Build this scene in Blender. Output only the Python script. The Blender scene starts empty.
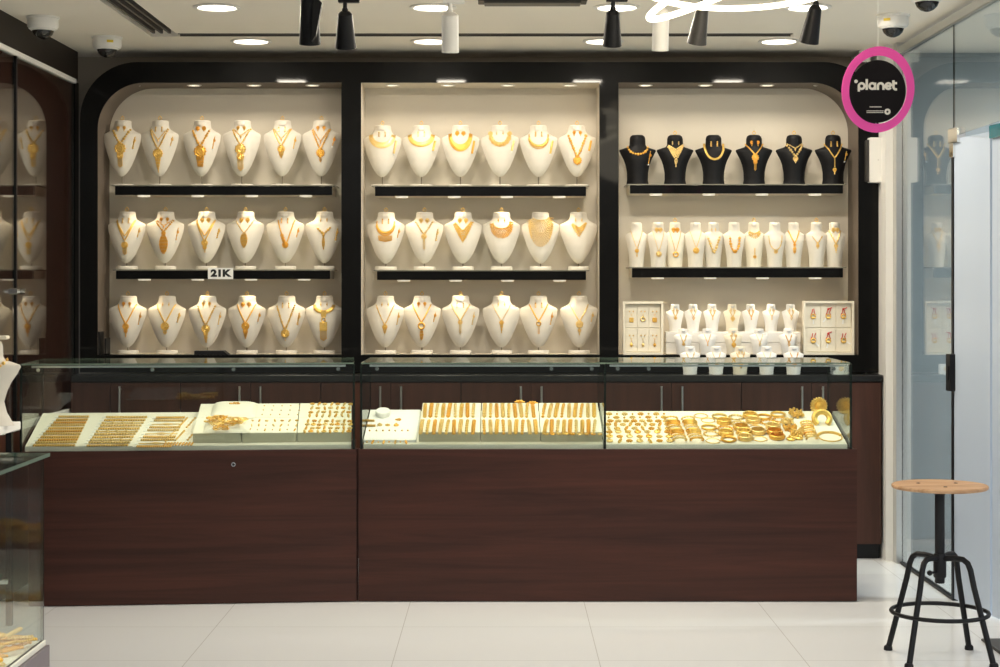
import bpy, math, random
from math import sin, cos, pi, sqrt, radians
from mathutils import Vector, Matrix
random.seed(7)
SC = bpy.context.scene
COL = SC.collection
F, CX, CY, H = 1700.0, 503.0, 285.0, 1.46      # focal length in pixels, principal point, eye height

# ------------------------------------------------------------------ camera, world, exposure
cam = bpy.data.cameras.new('camera'); cam.sensor_width = 36.0; cam.lens = F / 1000 * 36
cam.shift_x = -(CX - 500) / 1000; cam.shift_y = -(333.5 - CY) / 1000
cam.clip_start = 0.05; cam.clip_end = 100
co = bpy.data.objects.new('camera', cam); COL.objects.link(co)
co.location = (0, 0, H); co.rotation_euler = (pi / 2, 0, 0)
SC.camera = co
W = bpy.data.worlds.new('world'); SC.world = W; W.use_nodes = True
# the mall around the shop: dim at eye level, brighter overhead
_n = W.node_tree.nodes; _l = W.node_tree.links
_tc = _n.new('ShaderNodeTexCoord'); _sp = _n.new('ShaderNodeSeparateXYZ'); _cr = _n.new('ShaderNodeValToRGB')
_l.new(_tc.outputs['Generated'], _sp.inputs[0]); _l.new(_sp.outputs[2], _cr.inputs[0])
_cr.color_ramp.elements[0].position = 0.02; _cr.color_ramp.elements[0].color = (.075, .075, .072, 1)
_cr.color_ramp.elements[1].position = 0.22; _cr.color_ramp.elements[1].color = (.93, .97, 1.0, 1)
_l.new(_cr.outputs[0], _n['Background'].inputs[0]); _n['Background'].inputs[1].default_value = 1.75
SC.view_settings.view_transform = 'Standard'; SC.view_settings.look = 'None'
SC.view_settings.gamma = 1; SC.view_settings.use_curve_mapping = False
SC.view_settings.exposure = 0.0
E_DOWN, E_NICHE, E_PUCK, E_TRACK, E_RING, E_CASE = 25.0, 0.65, 1.9, 10.5, 1.5, 0.27

def P(px, py, Y):                     # the point seen at pixel (px, py) at distance Y
    return Vector(((px - CX) / F * Y, Y, H - (py - CY) / F * Y))

def light(kind, name, parent, loc, energy, color=(1, .86, .66), target=None, angle=100, blend=.6, size=.03, sy=None):
    l = bpy.data.lights.new(name, kind); l.energy = energy; l.color = color
    if kind == 'SPOT':
        l.spot_size = radians(angle); l.spot_blend = blend; l.shadow_soft_size = size
    elif kind == 'AREA':
        l.size = size
        if sy: l.shape = 'RECTANGLE'; l.size_y = sy
    else:
        l.shadow_soft_size = size
    o = bpy.data.objects.new(name, l); COL.objects.link(o); o.parent = parent; o.location = loc
    if target is not None:
        d = Vector(target) - Vector(loc); o.rotation_euler = d.to_track_quat('-Z', 'Y').to_euler()
    return o

# ------------------------------------------------------------------ materials
def mat(name, col, rough=.5, metal=0.0, emit=None, es=1.0, spec=.5, noise=None, bump=0, coat=0):
    m = bpy.data.materials.new(name); m.use_nodes = True
    nt = m.node_tree; b = nt.nodes['Principled BSDF']
    b.inputs['Base Color'].default_value = (*col, 1); b.inputs['Roughness'].default_value = rough
    b.inputs['Metallic'].default_value = metal; b.inputs['Specular IOR Level'].default_value = spec
    b.inputs['Coat Weight'].default_value = coat
    if emit:
        b.inputs['Emission Color'].default_value = (*emit, 1); b.inputs['Emission Strength'].default_value = es
    if noise or bump:
        tc = nt.nodes.new('ShaderNodeTexCoord'); n = nt.nodes.new('ShaderNodeTexNoise')
        mp = nt.nodes.new('ShaderNodeMapping')
        sc, amt = noise or ((40, 40, 40), 0)
        mp.inputs['Scale'].default_value = sc; n.inputs['Scale'].default_value = 1; n.inputs['Detail'].default_value = 4
        nt.links.new(tc.outputs['Object'], mp.inputs[0]); nt.links.new(mp.outputs[0], n.inputs['Vector'])
        if amt:
            r = nt.nodes.new('ShaderNodeMix'); r.data_type = 'RGBA'
            r.inputs['A'].default_value = (*[c * (1 - amt) for c in col], 1)
            r.inputs['B'].default_value = (*[min(1, c * (1 + amt)) for c in col], 1)
            nt.links.new(n.outputs[0], r.inputs[0]); nt.links.new(r.outputs['Result'], b.inputs['Base Color'])
        if bump:
            bm = nt.nodes.new('ShaderNodeBump'); bm.inputs['Strength'].default_value = bump; bm.inputs['Distance'].default_value = .002
            nt.links.new(n.outputs[0], bm.inputs['Height']); nt.links.new(bm.outputs[0], b.inputs['Normal'])
    return m

def wood(name, a, b_, scale, rough=.4, coat=0.0, rot=(0, 0, 0)):
    m = bpy.data.materials.new(name); m.use_nodes = True
    nt = m.node_tree; b = nt.nodes['Principled BSDF']; b.inputs['Roughness'].default_value = rough; b.inputs['Specular IOR Level'].default_value = .22
    b.inputs['Coat Weight'].default_value = coat; b.inputs['Coat Roughness'].default_value = .12
    tc = nt.nodes.new('ShaderNodeTexCoord'); mp = nt.nodes.new('ShaderNodeMapping')
    mp.inputs['Scale'].default_value = scale; mp.inputs['Rotation'].default_value = rot
    n = nt.nodes.new('ShaderNodeTexNoise'); n.inputs['Scale'].default_value = 1; n.inputs['Detail'].default_value = 6
    n.inputs['Roughness'].default_value = .65; n.inputs['Distortion'].default_value = .6
    r = nt.nodes.new('ShaderNodeValToRGB')
    r.color_ramp.elements[0].position = .32; r.color_ramp.elements[0].color = (*a, 1)
    r.color_ramp.elements[1].position = .72; r.color_ramp.elements[1].color = (*b_, 1)
    nt.links.new(tc.outputs['Object'], mp.inputs[0]); nt.links.new(mp.outputs[0], n.inputs['Vector'])
    nt.links.new(n.outputs[0], r.inputs[0]); nt.links.new(r.outputs[0], b.inputs['Base Color'])
    return m

def glass(name, tint=(1, 1, 1), ior=1.5, rough=0.0):
    m = bpy.data.materials.new(name); m.use_nodes = True
    nt = m.node_tree; nt.nodes.clear()
    out = nt.nodes.new('ShaderNodeOutputMaterial'); mx = nt.nodes.new('ShaderNodeMixShader')
    tr = nt.nodes.new('ShaderNodeBsdfTransparent'); tr.inputs[0].default_value = (*tint, 1)
    gl = nt.nodes.new('ShaderNodeBsdfGlossy'); gl.inputs['Roughness'].default_value = rough
    fr = nt.nodes.new('ShaderNodeFresnel'); ge = nt.nodes.new('ShaderNodeNewGeometry')
    mi = nt.nodes.new('ShaderNodeMix'); mi.data_type = 'FLOAT'
    mi.inputs['A'].default_value = ior; mi.inputs['B'].default_value = 1 / ior
    nt.links.new(ge.outputs['Backfacing'], mi.inputs['Factor']); nt.links.new(mi.outputs['Result'], fr.inputs['IOR'])
    nt.links.new(fr.outputs[0], mx.inputs[0]); nt.links.new(tr.outputs[0], mx.inputs[1]); nt.links.new(gl.outputs[0], mx.inputs[2])
    nt.links.new(mx.outputs[0], out.inputs[0])
    return m

def floor_mat():
    m = bpy.data.materials.new('polished_tile'); m.use_nodes = True
    nt = m.node_tree; b = nt.nodes['Principled BSDF']; b.inputs['Roughness'].default_value = .12
    b.inputs['Specular IOR Level'].default_value = .5
    tc = nt.nodes.new('ShaderNodeTexCoord'); sp = nt.nodes.new('ShaderNodeSeparateXYZ')
    nt.links.new(tc.outputs['Object'], sp.inputs[0])
    def line(sock, off, size, w):
        a = nt.nodes.new('ShaderNodeMath'); a.operation = 'SUBTRACT'; a.inputs[1].default_value = off
        p = nt.nodes.new('ShaderNodeMath'); p.operation = 'PINGPONG'; p.inputs[1].default_value = size / 2
        c = nt.nodes.new('ShaderNodeMath'); c.operation = 'LESS_THAN'; c.inputs[1].default_value = w
        nt.links.new(sock, a.inputs[0]); nt.links.new(a.outputs[0], p.inputs[0]); nt.links.new(p.outputs[0], c.inputs[0])
        return c
    lx = line(sp.outputs[0], .373, .80, .0016); ly = line(sp.outputs[1], 7.26, .65, .002)
    mx = nt.nodes.new('ShaderNodeMath'); mx.operation = 'MAXIMUM'
    nt.links.new(lx.outputs[0], mx.inputs[0]); nt.links.new(ly.outputs[0], mx.inputs[1])
    r = nt.nodes.new('ShaderNodeMix'); r.data_type = 'RGBA'
    r.inputs['A'].default_value = (.83, .85, .87, 1); r.inputs['B'].default_value = (.56, .56, .56, 1)
    nt.links.new(mx.outputs[0], r.inputs[0]); nt.links.new(r.outputs['Result'], b.inputs['Base Color'])
    return m

M = dict(
    floor=floor_mat(),
    ceil=mat('ceiling_paint', (.84, .79, .70), .8, noise=((3, 3, 3), .02)),
    ceiltrim=mat('ceiling_groove', (.10, .09, .08), .7, noise=((30, 30, 30), .1)),
    wallup=mat('upper_wall_paint', (.34, .30, .25), .7, noise=((6, 6, 6), .06)),
    black=mat('black_gloss_panel', (.007, .007, .007), .05, noise=((5, 5, 5), .3), spec=.1),
    niche=mat('niche_laminate', (.66, .60, .50), .6, noise=((8, 8, 8), .02)),
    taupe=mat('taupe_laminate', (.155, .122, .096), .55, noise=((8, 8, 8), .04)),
    soffit=mat('dark_brown_soffit', (.022, .017, .014), .5, noise=((6, 6, 6), .1), spec=.15),
    worktop=mat('black_worktop', (.010, .010, .010), .3, noise=((6, 6, 6), .2), spec=.3),
    shelfedge=mat('shelf_glass_edge', (.20, .19, .15), .2, noise=((10, 10, 10), .1)),
    laminate=wood('dark_walnut_laminate', (.030, .011, .0075), (.074, .024, .015), (.7, 4, 16), .42),
    backwood=wood('dark_walnut_doors', (.036, .016, .011), (.070, .028, .018), (14, 14, .8), .4),
    leftwood=wood('dark_walnut_panel', (.060, .024, .017), (.12, .042, .028), (10, 1.5, 1.0), .4),
    white=mat('white_plastic', (.78, .77, .74), .45, noise=((20, 20, 20), .02)),
    bust=mat('white_leatherette', (.71, .665, .575), .55, noise=((60, 60, 60), .03), bump=.05),
    bustb=mat('black_leatherette', (.007, .007, .008), .5, noise=((60, 60, 60), .2), bump=.08, spec=.18),
    mini=mat('white_velvet', (.84, .83, .80), .6, noise=((60, 60, 60), .02)),
    cream=mat('cream_leatherette', (.80, .74, .60), .6, noise=((60, 60, 60), .03)),
    deck=mat('cream_deck_cloth', (.82, .79, .68), .65, noise=((40, 40, 40), .02)),
    trayside=mat('sage_tray_side', (.50, .47, .34), .6, noise=((30, 30, 30), .04)),
    gold=mat('yellow_gold', (.90, .56, .15), .40, .78, noise=((140, 140, 140), .22), bump=.3),
    gold2=mat('pale_gold', (.90, .62, .25), .38, .78, noise=((140, 140, 140), .22), bump=.3),
    gold3=mat('deep_gold', (.88, .47, .09), .40, .78, noise=((140, 140, 140), .22), bump=.3),
    steel=mat('brushed_steel', (.62, .62, .60), .3, 1.0, noise=((80, 80, 80), .06)),
    chrome=mat('chrome', (.8, .8, .78), .12, 1.0, noise=((40, 40, 40), .03)),
    pole=mat('bust_stem_metal', (.30, .26, .20), .3, 1.0, noise=((80, 80, 80), .06)),
    darkm=mat('black_powder_coat', (.010, .010, .011), .42, noise=((80, 80, 80), .2), spec=.22),
    greym=mat('charcoal_powder_coat', (.045, .042, .038), .42, noise=((80, 80, 80), .2)),
    tag=mat('white_card', (.85, .85, .82), .6, noise=((50, 50, 50), .02)),
    red=mat('red_cord', (.55, .03, .02), .6, noise=((200, 200, 200), .2)),
    pink=mat('pink_card', (.95, .09, .46), .5, noise=((10, 10, 10), .03)),
    signb=mat('black_card', (.010, .008, .009), .6, noise=((20, 20, 20), .2), spec=.12),
    signw=mat('cream_ink', (.85, .80, .72), .5, noise=((20, 20, 20), .02)),
    ink=mat('black_ink', (.01, .01, .01), .5, noise=((20, 20, 20), .1)),
    dome=mat('smoked_dome', (.012, .012, .013), .06, noise=((20, 20, 20), .1)),
    yellow=mat('yellow_sticker', (.75, .55, .03), .5, noise=((60, 60, 60), .1)),
    lamp=mat('lit_lamp_lens', (1, 1, 1), .5, emit=(1, .90, .74), es=6, noise=((10, 10, 10), .01)),
    puck=mat('lit_puck_lens', (1, 1, 1), .5, emit=(1, .86, .62), es=.55, noise=((10, 10, 10), .01)),
    led=mat('lit_ring_diffuser', (1, 1, 1), .5, emit=(1, .88, .62), es=6, noise=((10, 10, 10), .01)),
    green=mat('green_indicator', (.1, .8, .3), .5, emit=(.15, 1, .45), es=2, noise=((10, 10, 10), .01)),
    seat=wood('light_oak_seat', (.34, .18, .085), (.68, .44, .26), (4, 42, 20), .45),
    glass=glass('clear_glass', (.93, .965, .945)),
    glassl=glass('left_wall_glass', (.90, .93, .92), ior=2.5),
    glassw=glass('partition_glass', (.93, .96, .955), ior=1.8),
    edge=mat('green_glass_edge', (.010, .016, .013), .1, noise=((10, 10, 10), .1)),
    edgel=mat('pale_green_glass_edge', (.16, .22, .17), .15, noise=((10, 10, 10), .1)),
    teal=mat('teal_glass_fitting', (.01, .15, .20), .12, noise=((10, 10, 10), .3)),
    outlight=mat('painted_outside_light', (.46, .54, .66), .35, noise=((5, 5, 5), .02)),  # opaque pale colour stands in for the bright outside behind the door glass
    outwall=mat('mall_wall_panel', (.42, .47, .49), .4, noise=((3, 3, 3), .03)),
    purple=mat('grey_mauve_laminate', (.20, .165, .175), .45, noise=((10, 10, 10), .04)),
)

# ------------------------------------------------------------------ mesh helpers
class MB:
    def __init__(s): s.v = []; s.f = []; s.m = []
    def quad(s, idx, mi=0): s.f.append(tuple(idx)); s.m.append(mi)
    def box(s, x0, x1, y0, y1, z0, z1, mi=0, bev=0.0):
        if bev:
            b = bev
            loops = [(x0 + b, x1 - b, y0 + b, y1 - b, z0), (x0, x1, y0, y1, z0 + b), (x0, x1, y0, y1, z1 - b), (x0 + b, x1 - b, y0 + b, y1 - b, z1)]
        else:
            loops = [(x0, x1, y0, y1, z0), (x0, x1, y0, y1, z1)]
        n0 = len(s.v)
        for (a, b_, c, d, z) in loops: s.v += [(a, c, z), (b_, c, z), (b_, d, z), (a, d, z)]
        s.quad([n0 + 3, n0 + 2, n0 + 1, n0], mi)
        for k in range(len(loops) - 1):
            for i in range(4):
                j = (i + 1) % 4; s.quad([n0 + 4 * k + i, n0 + 4 * k + j, n0 + 4 * k + 4 + j, n0 + 4 * k + 4 + i], mi)
        e = n0 + 4 * (len(loops) - 1); s.quad([e, e + 1, e + 2, e + 3], mi)
        return s
    def slab(s, x0, x1, y0, y1, z0, z1, thin):      # glass sheet: faces in slot 0, narrow edges in slot 1
        n0 = len(s.f); s.box(x0, x1, y0, y1, z0, z1)
        axis = {'z': (0, 5), 'y': (1, 3), 'x': (2, 4)}[thin]
        for i in range(6): s.m[n0 + i] = 0 if i in axis else 1
        return s
    def lathe(s, prof, c=(0, 0, 0), seg=20, R=None, mi=0, sx=1, sy=1):
        n0 = len(s.v); c = Vector(c)
        for (r, z) in prof:
            for i in range(seg):
                a = 2 * pi * i / seg; p = Vector((r * cos(a) * sx, r * sin(a) * sy, z))
                if R is not None: p = R @ p
                s.v.append(tuple(p + c))
        for k in range(len(prof) - 1):
            for i in range(seg):
                j = (i + 1) % seg
                s.quad([n0 + k * seg + i, n0 + k * seg + j, n0 + (k + 1) * seg + j, n0 + (k + 1) * seg + i], mi)
        if prof[0][0] > 1e-6: s.quad([n0 + i for i in reversed(range(seg))], mi)
        if prof[-1][0] > 1e-6: s.quad([n0 + (len(prof) - 1) * seg + i for i in range(seg)], mi)
        return s
    def sphere(s, c, r, seg=8, rings=5, sc=(1, 1, 1), mi=0):
        n0 = len(s.v); c = Vector(c)
        s.v.append((c.x, c.y, c.z - r * sc[2]))
        for k in range(1, rings):
            a = -pi / 2 + pi * k / rings
            for i in range(seg):
                b = 2 * pi * i / seg
                s.v.append((c.x + r * sc[0] * cos(a) * cos(b), c.y + r * sc[1] * cos(a) * sin(b), c.z + r * sc[2] * sin(a)))
        s.v.append((c.x, c.y, c.z + r * sc[2])); t = len(s.v) - 1
        for i in range(seg):
            j = (i + 1) % seg
            s.quad([n0, n0 + 1 + j, n0 + 1 + i], mi); s.quad([t, t - seg + i, t - seg + j], mi)
        for k in range(rings - 2):
            for i in range(seg):
                j = (i + 1) % seg; a = n0 + 1 + k * seg
                s.quad([a + i, a + j, a + seg + j, a + seg + i], mi)
        return s
    def tube(s, pts, r, seg=6, closed=False, mi=0, flat=1.0):
        pts = [Vector(p) for p in pts]; n = len(pts); n0 = len(s.v)
        ref = Vector((0, 0, 1)); rr = r if isinstance(r, (list, tuple)) else [r] * n
        up = None
        for i in range(n):
            a = pts[(i - 1) % n] if (closed or i > 0) else pts[i]
            b = pts[(i + 1) % n] if (closed or i < n - 1) else pts[i]
            t = (b - a).normalized() if (b - a).length > 1e-9 else Vector((0, 0, 1))
            if up is None:
                up = ref if abs(t.z) < .9 else Vector((0, 1, 0))
            u = up - t * up.dot(t)
            if u.length < 1e-4: u = Vector((1, 0, 0)) - t * t.x
            u.normalize(); up = u; w = t.cross(u)
            for k in range(seg):
                an = 2 * pi * k / seg
                s.v.append(tuple(pts[i] + (u * cos(an) * flat + w * sin(an)) * rr[i]))
        for i in range(n if closed else n - 1):
            j = (i + 1) % n
            for k in range(seg):
                l = (k + 1) % seg
                s.quad([n0 + i * seg + k, n0 + i * seg + l, n0 + j * seg + l, n0 + j * seg + k], mi)
        if not closed:
            s.quad([n0 + k for k in reversed(range(seg))], mi); s.quad([n0 + (n - 1) * seg + k for k in range(seg)], mi)
        return s
    def torus(s, c, R, r, seg=20, ts=6, M3=None, sx=1, sy=1, flat=1.0):
        pts = []
        for i in range(seg):
            a = 2 * pi * i / seg; p = Vector((R * cos(a) * sx, R * sin(a) * sy, 0))
            if M3 is not None: p = M3 @ p
            pts.append(p + Vector(c))
        return s.tube(pts, r, ts, True, flat=flat)
    def prism(s, poly, y0, y1, mi=0):               # polygon in the x-z plane, extruded along y
        n0 = len(s.v); n = len(poly)
        s.v += [(x, y0, z) for x, z in poly] + [(x, y1, z) for x, z in poly]
        s.quad([n0 + i for i in range(n)], mi); s.quad([n0 + n + i for i in reversed(range(n))], mi)
        for i in range(n):
            j = (i + 1) % n; s.quad([n0 + j, n0 + i, n0 + n + i, n0 + n + j], mi)
        return s
    def ribbon(s, pts, w, y0, y1, closed=False):    # stroke of width w in the x-z plane
        pts = [Vector((p[0], p[1])) for p in pts]; n = len(pts); L = []; Rr = []
        for i in range(n):
            a = pts[(i - 1) % n] if (closed or i) else pts[i]; b = pts[(i + 1) % n] if (closed or i < n - 1) else pts[i]
            t = (b - a).normalized(); q = Vector((-t.y, t.x)) * w / 2
            L.append(pts[i] + q); Rr.append(pts[i] - q)
        n0 = len(s.v)
        for i in range(n):
            for p in (L[i], Rr[i]): s.v.append((p.x, y0, p.y)); s.v.append((p.x, y1, p.y))
        for i in range(n if closed else n - 1):
            j = (i + 1) % n; a = n0 + 4 * i; b = n0 + 4 * j
            s.quad([a, a + 2, b + 2, b]); s.quad([a + 1, b + 1, b + 3, a + 3]); s.quad([a, b, b + 1, a + 1]); s.quad([a + 2, a + 3, b + 3, b + 2])
        if not closed:
            s.quad([n0, n0 + 1, n0 + 3, n0 + 2]); e = n0 + 4 * (n - 1); s.quad([e, e + 2, e + 3, e + 1])
        return s
    def mesh(s, name, mats, smooth=True):
        me = bpy.data.meshes.new(name); me.from_pydata(s.v, [], s.f)
        for m in (mats if isinstance(mats, (list, tuple)) else [mats]): me.materials.append(m)
        me.polygons.foreach_set('material_index', s.m)
        me.polygons.foreach_set('use_smooth', [smooth] * len(s.f))
        me.validate(); me.update()
        if smooth: me.set_sharp_from_angle(angle=radians(38))
        return me
    def build(s, name, mats, parent=None, loc=(0, 0, 0), rot=(0, 0, 0), smooth=True):
        return link(name, s.mesh(name, mats, smooth), parent, loc, rot)

def link(name, data, parent=None, loc=(0, 0, 0), rot=(0, 0, 0)):
    o = bpy.data.objects.new(name, data); COL.objects.link(o)
    o.parent = parent; o.location = loc; o.rotation_euler = rot
    return o
def tag(o, label, cat, group=None):
    o['label'] = label; o['category'] = cat
    if group: o['group'] = group
    return o
def thing(name, label, cat, loc=(0, 0, 0), rot=(0, 0, 0), group=None):
    return tag(link(name, None, None, loc, rot), label, cat, group)
def struct(o, label=None):
    o['kind'] = 'structure'
    if label: o['label'] = label
    return o
def holed(name, loops, y0, y1, m, parent=None, loc=(0, 0, 0), rot=(0, 0, 0)):   # polygon with holes in x-z, thickness y0..y1
    cu = bpy.data.curves.new(name, 'CURVE'); cu.dimensions = '2D'; cu.fill_mode = 'BOTH'; cu.extrude = abs(y1 - y0) / 2
    for lp in loops:
        sp = cu.splines.new('POLY'); sp.points.add(len(lp) - 1); sp.use_cyclic_u = True
        for p, (x, z) in zip(sp.points, lp): p.co = (x, z, 0, 1)
    tmp = bpy.data.objects.new(name, cu); COL.objects.link(tmp)
    dg = bpy.context.evaluated_depsgraph_get(); dg.update()
    me = bpy.data.meshes.new_from_object(tmp.evaluated_get(dg)); bpy.data.objects.remove(tmp); bpy.data.curves.remove(cu)
    me.transform(Matrix.Rotation(pi / 2, 4, 'X')); me.transform(Matrix.Translation((0, (y0 + y1) / 2, 0)))
    me.materials.clear(); me.materials.append(m)
    return link(name, me, parent, loc, rot)
def text_mesh(name, body, size, m, parent, loc, bold=0.0, thick=.0006, rot=(pi / 2, 0, 0), sx=1):
    cu = bpy.data.curves.new(name, 'FONT'); cu.body = body; cu.size = size; cu.align_x = 'CENTER'; cu.align_y = 'CENTER'
    cu.extrude = thick; cu.offset = bold
    tmp = bpy.data.objects.new(name, cu); COL.objects.link(tmp)
    dg = bpy.context.evaluated_depsgraph_get(); dg.update()
    me = bpy.data.meshes.new_from_object(tmp.evaluated_get(dg)); bpy.data.objects.remove(tmp)
    me.transform(Matrix.Diagonal((sx, 1, 1, 1))); me.materials.clear(); me.materials.append(m)
    return link(name, me, parent, loc, rot)
ORD = 'zeroth first second third fourth fifth sixth seventh eighth ninth tenth eleventh twelfth thirteenth fourteenth'.split()
def ordn(i, n): return ORD[i + 1]
def arc(cx, cz, r, a0, a1, n=12): return [(cx + r * cos(radians(a0 + (a1 - a0) * i / n)), cz + r * sin(radians(a0 + (a1 - a0) * i / n))) for i in range(n + 1)]

# ------------------------------------------------------------------ the shell
ZW, ZN = 9.15, 9.43          # face of the black display frame, back of the niches
CEIL = 2.73; XL, XR = -2.32, 2.09
def X(px, Y): return (px - CX) / F * Y
def Zh(py, Y): return H - (py - CY) / F * Y
struct(MB().box(-3.2, 6.0, 2.2, 11.0, -.05, 0).build('floor', M['floor'], smooth=False))
# ceiling with a sunken air slot: a run along the back and a run towards the viewer on the left
SX0, SX1 = -1.80, X(792, 8.64); SY = 8.58
cb = MB()
cb.box(-3.2, SX0, 3.0, 11.0, CEIL, CEIL + .08); cb.box(SX0, SX0 + .15, SY + .11, 11.0, CEIL, CEIL + .08)
cb.box(SX0 + .15, SX1, SY + .11, 11.0, CEIL, CEIL + .08); cb.box(SX1, 6.0, 3.0, 11.0, CEIL, CEIL + .08)
cb.box(SX0 + .15, SX1, 3.0, SY, CEIL, CEIL + .08)
struct(cb.build('ceiling', M['ceil'], smooth=False))
tr = MB(); tr.box(SX0, SX0 + .15, 3.0, SY + .11, CEIL + .045, CEIL + .09); tr.box(SX0 + .15, SX1, SY, SY + .11, CEIL + .05, CEIL + .09); tr.box(SX0 + .15, SX1, SY + .105, SY + .11, CEIL + .0005, CEIL + .05); tr.box(SX0 + .15, SX1, SY + .045, SY + .060, CEIL + .004, CEIL + .05)
for k in range(3): tr.box(SX0 + .028 + .04 * k, SX0 + .040 + .04 * k, 3.0, SY + .02, CEIL + .002, CEIL + .046)
struct(tr.build('trim_1', M['ceiltrim'], smooth=False))
struct(MB().box(-3.2, 2.02, 9.47, 9.6, 0, CEIL).build('wall_back', M['wallup'], smooth=False))
struct(MB().box(-2.6, XL - .016, 3.0, 9.28, 0, 2.6).build('wall_left', M['leftwood'], smooth=False))

# black gloss display frame with three openings
def rrect(x0, x1, z0, z1, rl=0, rr=0, n=14):
    p = [(x0, z0), (x1, z0)]
    p += arc(x1 - rr, z1 - rr, rr, 0, 90, n) if rr else [(x1, z1)]
    p += arc(x0 + rl, z1 - rl, rl, 90, 180, n) if rl else [(x0, z1)]
    return p
zf = 1.083                                   # niche floor
zt = Zh(82.5, ZW)
bays = [(X(97.5, ZW), X(341.5, ZW), .25, 0), (X(361, ZW), X(599.5, ZW), 0, 0), (X(618.5, ZW), X(858.5, ZW), 0, .25)]
outer = rrect(X(80, ZW), X(880.5, ZW), .99, Zh(62, ZW), .31, .31)
fr = holed('trim_2', [outer] + [rrect(a, b, zf, zt, l, r) for a, b, l, r in bays], ZW, ZW + .1, M['black']); struct(fr, 'black gloss frame around the three lit display bays')
for a, b in ((341.5, 361), (599.5, 618.5)):   # fine seam down each black post
    xm = X((a + b) / 2, ZW)
BN = ['left bay', 'middle bay', 'right bay']
for bi, (a, b, l, r) in enumerate(bays):
    m_ = (a + b) / 2; pts = [(x - m_, z - zf) for x, z in rrect(a, b, zf, zt, l, r)]
    root = struct(MB().prism(pts, ZN - ZW, ZN - ZW + .012).build(('wall_niche_left', 'wall_niche_middle', 'wall_niche_right')[bi], M['niche'], None, (m_, ZW, zf), smooth=False), f'cream back of the lit wall niche, the {BN[bi]} of three')
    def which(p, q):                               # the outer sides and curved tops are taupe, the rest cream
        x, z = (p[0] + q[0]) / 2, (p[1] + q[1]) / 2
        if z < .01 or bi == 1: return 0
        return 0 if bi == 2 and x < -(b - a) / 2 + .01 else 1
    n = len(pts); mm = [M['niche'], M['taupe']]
    li = MB()
    for (x, z) in pts:
        ox = x + (.006 if x > 0 else -.006); oz = z + (.006 if z > .5 else -.006)
        li.v += [(x, .1, z), (x, ZN - ZW, z), (ox, .1, oz), (ox, ZN - ZW, oz)]
    fl = MB()
    for (x, z) in pts:
        zz = z if z < .01 else z - .0015
        fl.v += [(x * .9985, .0015, zz), (x * .9985, .1, zz)]
    for i in range(n):
        j = (i + 1) % n; A = 4 * i; B = 4 * j; w_ = which(pts[i], pts[j])
        li.quad([A, A + 1, B + 1, B], w_); li.quad([A + 2, B + 2, B + 3, A + 3], w_); li.quad([A, B, B + 2, A + 2], w_)
        fl.quad([2 * i, 2 * i + 1, 2 * j + 1, 2 * j], w_)
    struct(li.build(f'trim_{12 + 2 * bi}', mm, None, (m_, ZW, zf)), f'side lining of the {BN[bi]} niche'); struct(fl.build(f'trim_{13 + 2 * bi}', mm, None, (m_, ZW, zf)), f'front lip of the {BN[bi]} niche')

# white corner post, floor track, top rail and glass partition on the right
struct(MB().box(2.022, 2.085, 8.98, 9.47, 0, CEIL).build('wall_right', M['white'], smooth=False), 'white corner post between the display wall and the glass')
t3 = MB(); t3.box(2.06, 2.115, 8.90, 8.98, 0, CEIL); struct(t3.build('trim_3', M['steel'], smooth=False))
t4 = MB(); t4.box(2.07, 2.11, 5.5, 8.90, 2.665, 2.71, bev=.004); struct(t4.build('trim_4', M['steel'], smooth=False))
t5 = MB(); t5.box(2.078, 2.104, 7.86, 8.90, 0, .012); struct(t5.build('trim_5', M['darkm'], smooth=False))
GW = [M['glassw'], M['edge']]
w1 = struct(MB().slab(2.088, 2.093, 7.885, 8.90, .012, 2.665, 'x').build('window_1', GW, smooth=False), 'fixed glass partition pane between white post and glass door')
w2 = struct(MB().slab(2.088, 2.093, 5.5, 7.875, 2.15, 2.665, 'x').build('window_2', GW, smooth=False), 'glass transom pane above the glass door')
# door: glass leaf in a pale colour for the bright outside, black seal, steel patch fitting, black lock
d1 = link('door_1', None, None, (2.09, 7.868, 0), (0, 0, 0)); struct(d1, 'glass door leaf coloured pale blue for the bright outside, with black edge seal')
dang = radians(188)                           # leaf runs towards the viewer, swung slightly outwards
DR = Matrix.Rotation(radians(8), 3, 'Z')
d1.rotation_euler = (0, 0, radians(8))
struct(MB().box(-.005, .005, -.40, -.006, .01, 2.135).build('door_leaf', M['outlight'], d1, smooth=False))
MB().box(-.011, .011, -.007, .012, .01, 2.12).build('edge_seal', M['darkm'], d1, smooth=False)
pf = MB(); pf.box(-.02, .02, -.075, .03, 2.115, 2.185, bev=.004); pf.box(-.016, .016, -.02, .025, 2.05, 2.12, bev=.003)
pf.build('patch_fitting', M['chrome'], d1, smooth=False)
lk = MB(); lk.box(-.03, .022, -.02, .03, Zh(391, 7.87), Zh(354, 7.87), bev=.003); lk.box(-.034, -.03, -.004, .012, Zh(380, 7.87), Zh(366, 7.87))
lk.build('lock', M['darkm'], d1, smooth=False)
d2 = link('door_2', None, None, (2.147, 7.455, 0), (0, 0, radians(8))); struct(d2, 'second glass door leaf with teal top fitting at the right edge')
MB().box(-.005, .005, -.9, -.008, .01, 2.135).build('door_leaf', M['outlight'], d2, smooth=False)
MB().box(-.02, .02, -.14, -.008, 2.10, 2.16, bev=.004).build('patch_fitting', M['teal'], d2, smooth=False)
# pale wall outside the glass
struct(MB().box(2.10, 6.0, 9.30, 9.42, 0, CEIL).build('wall_outside', M['outwall'], smooth=False))
struct(MB().box(2.12, 6.0, 9.285, 9.30, 0, .07).build('baseboard_outside', M['steel'], smooth=False))

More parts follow.
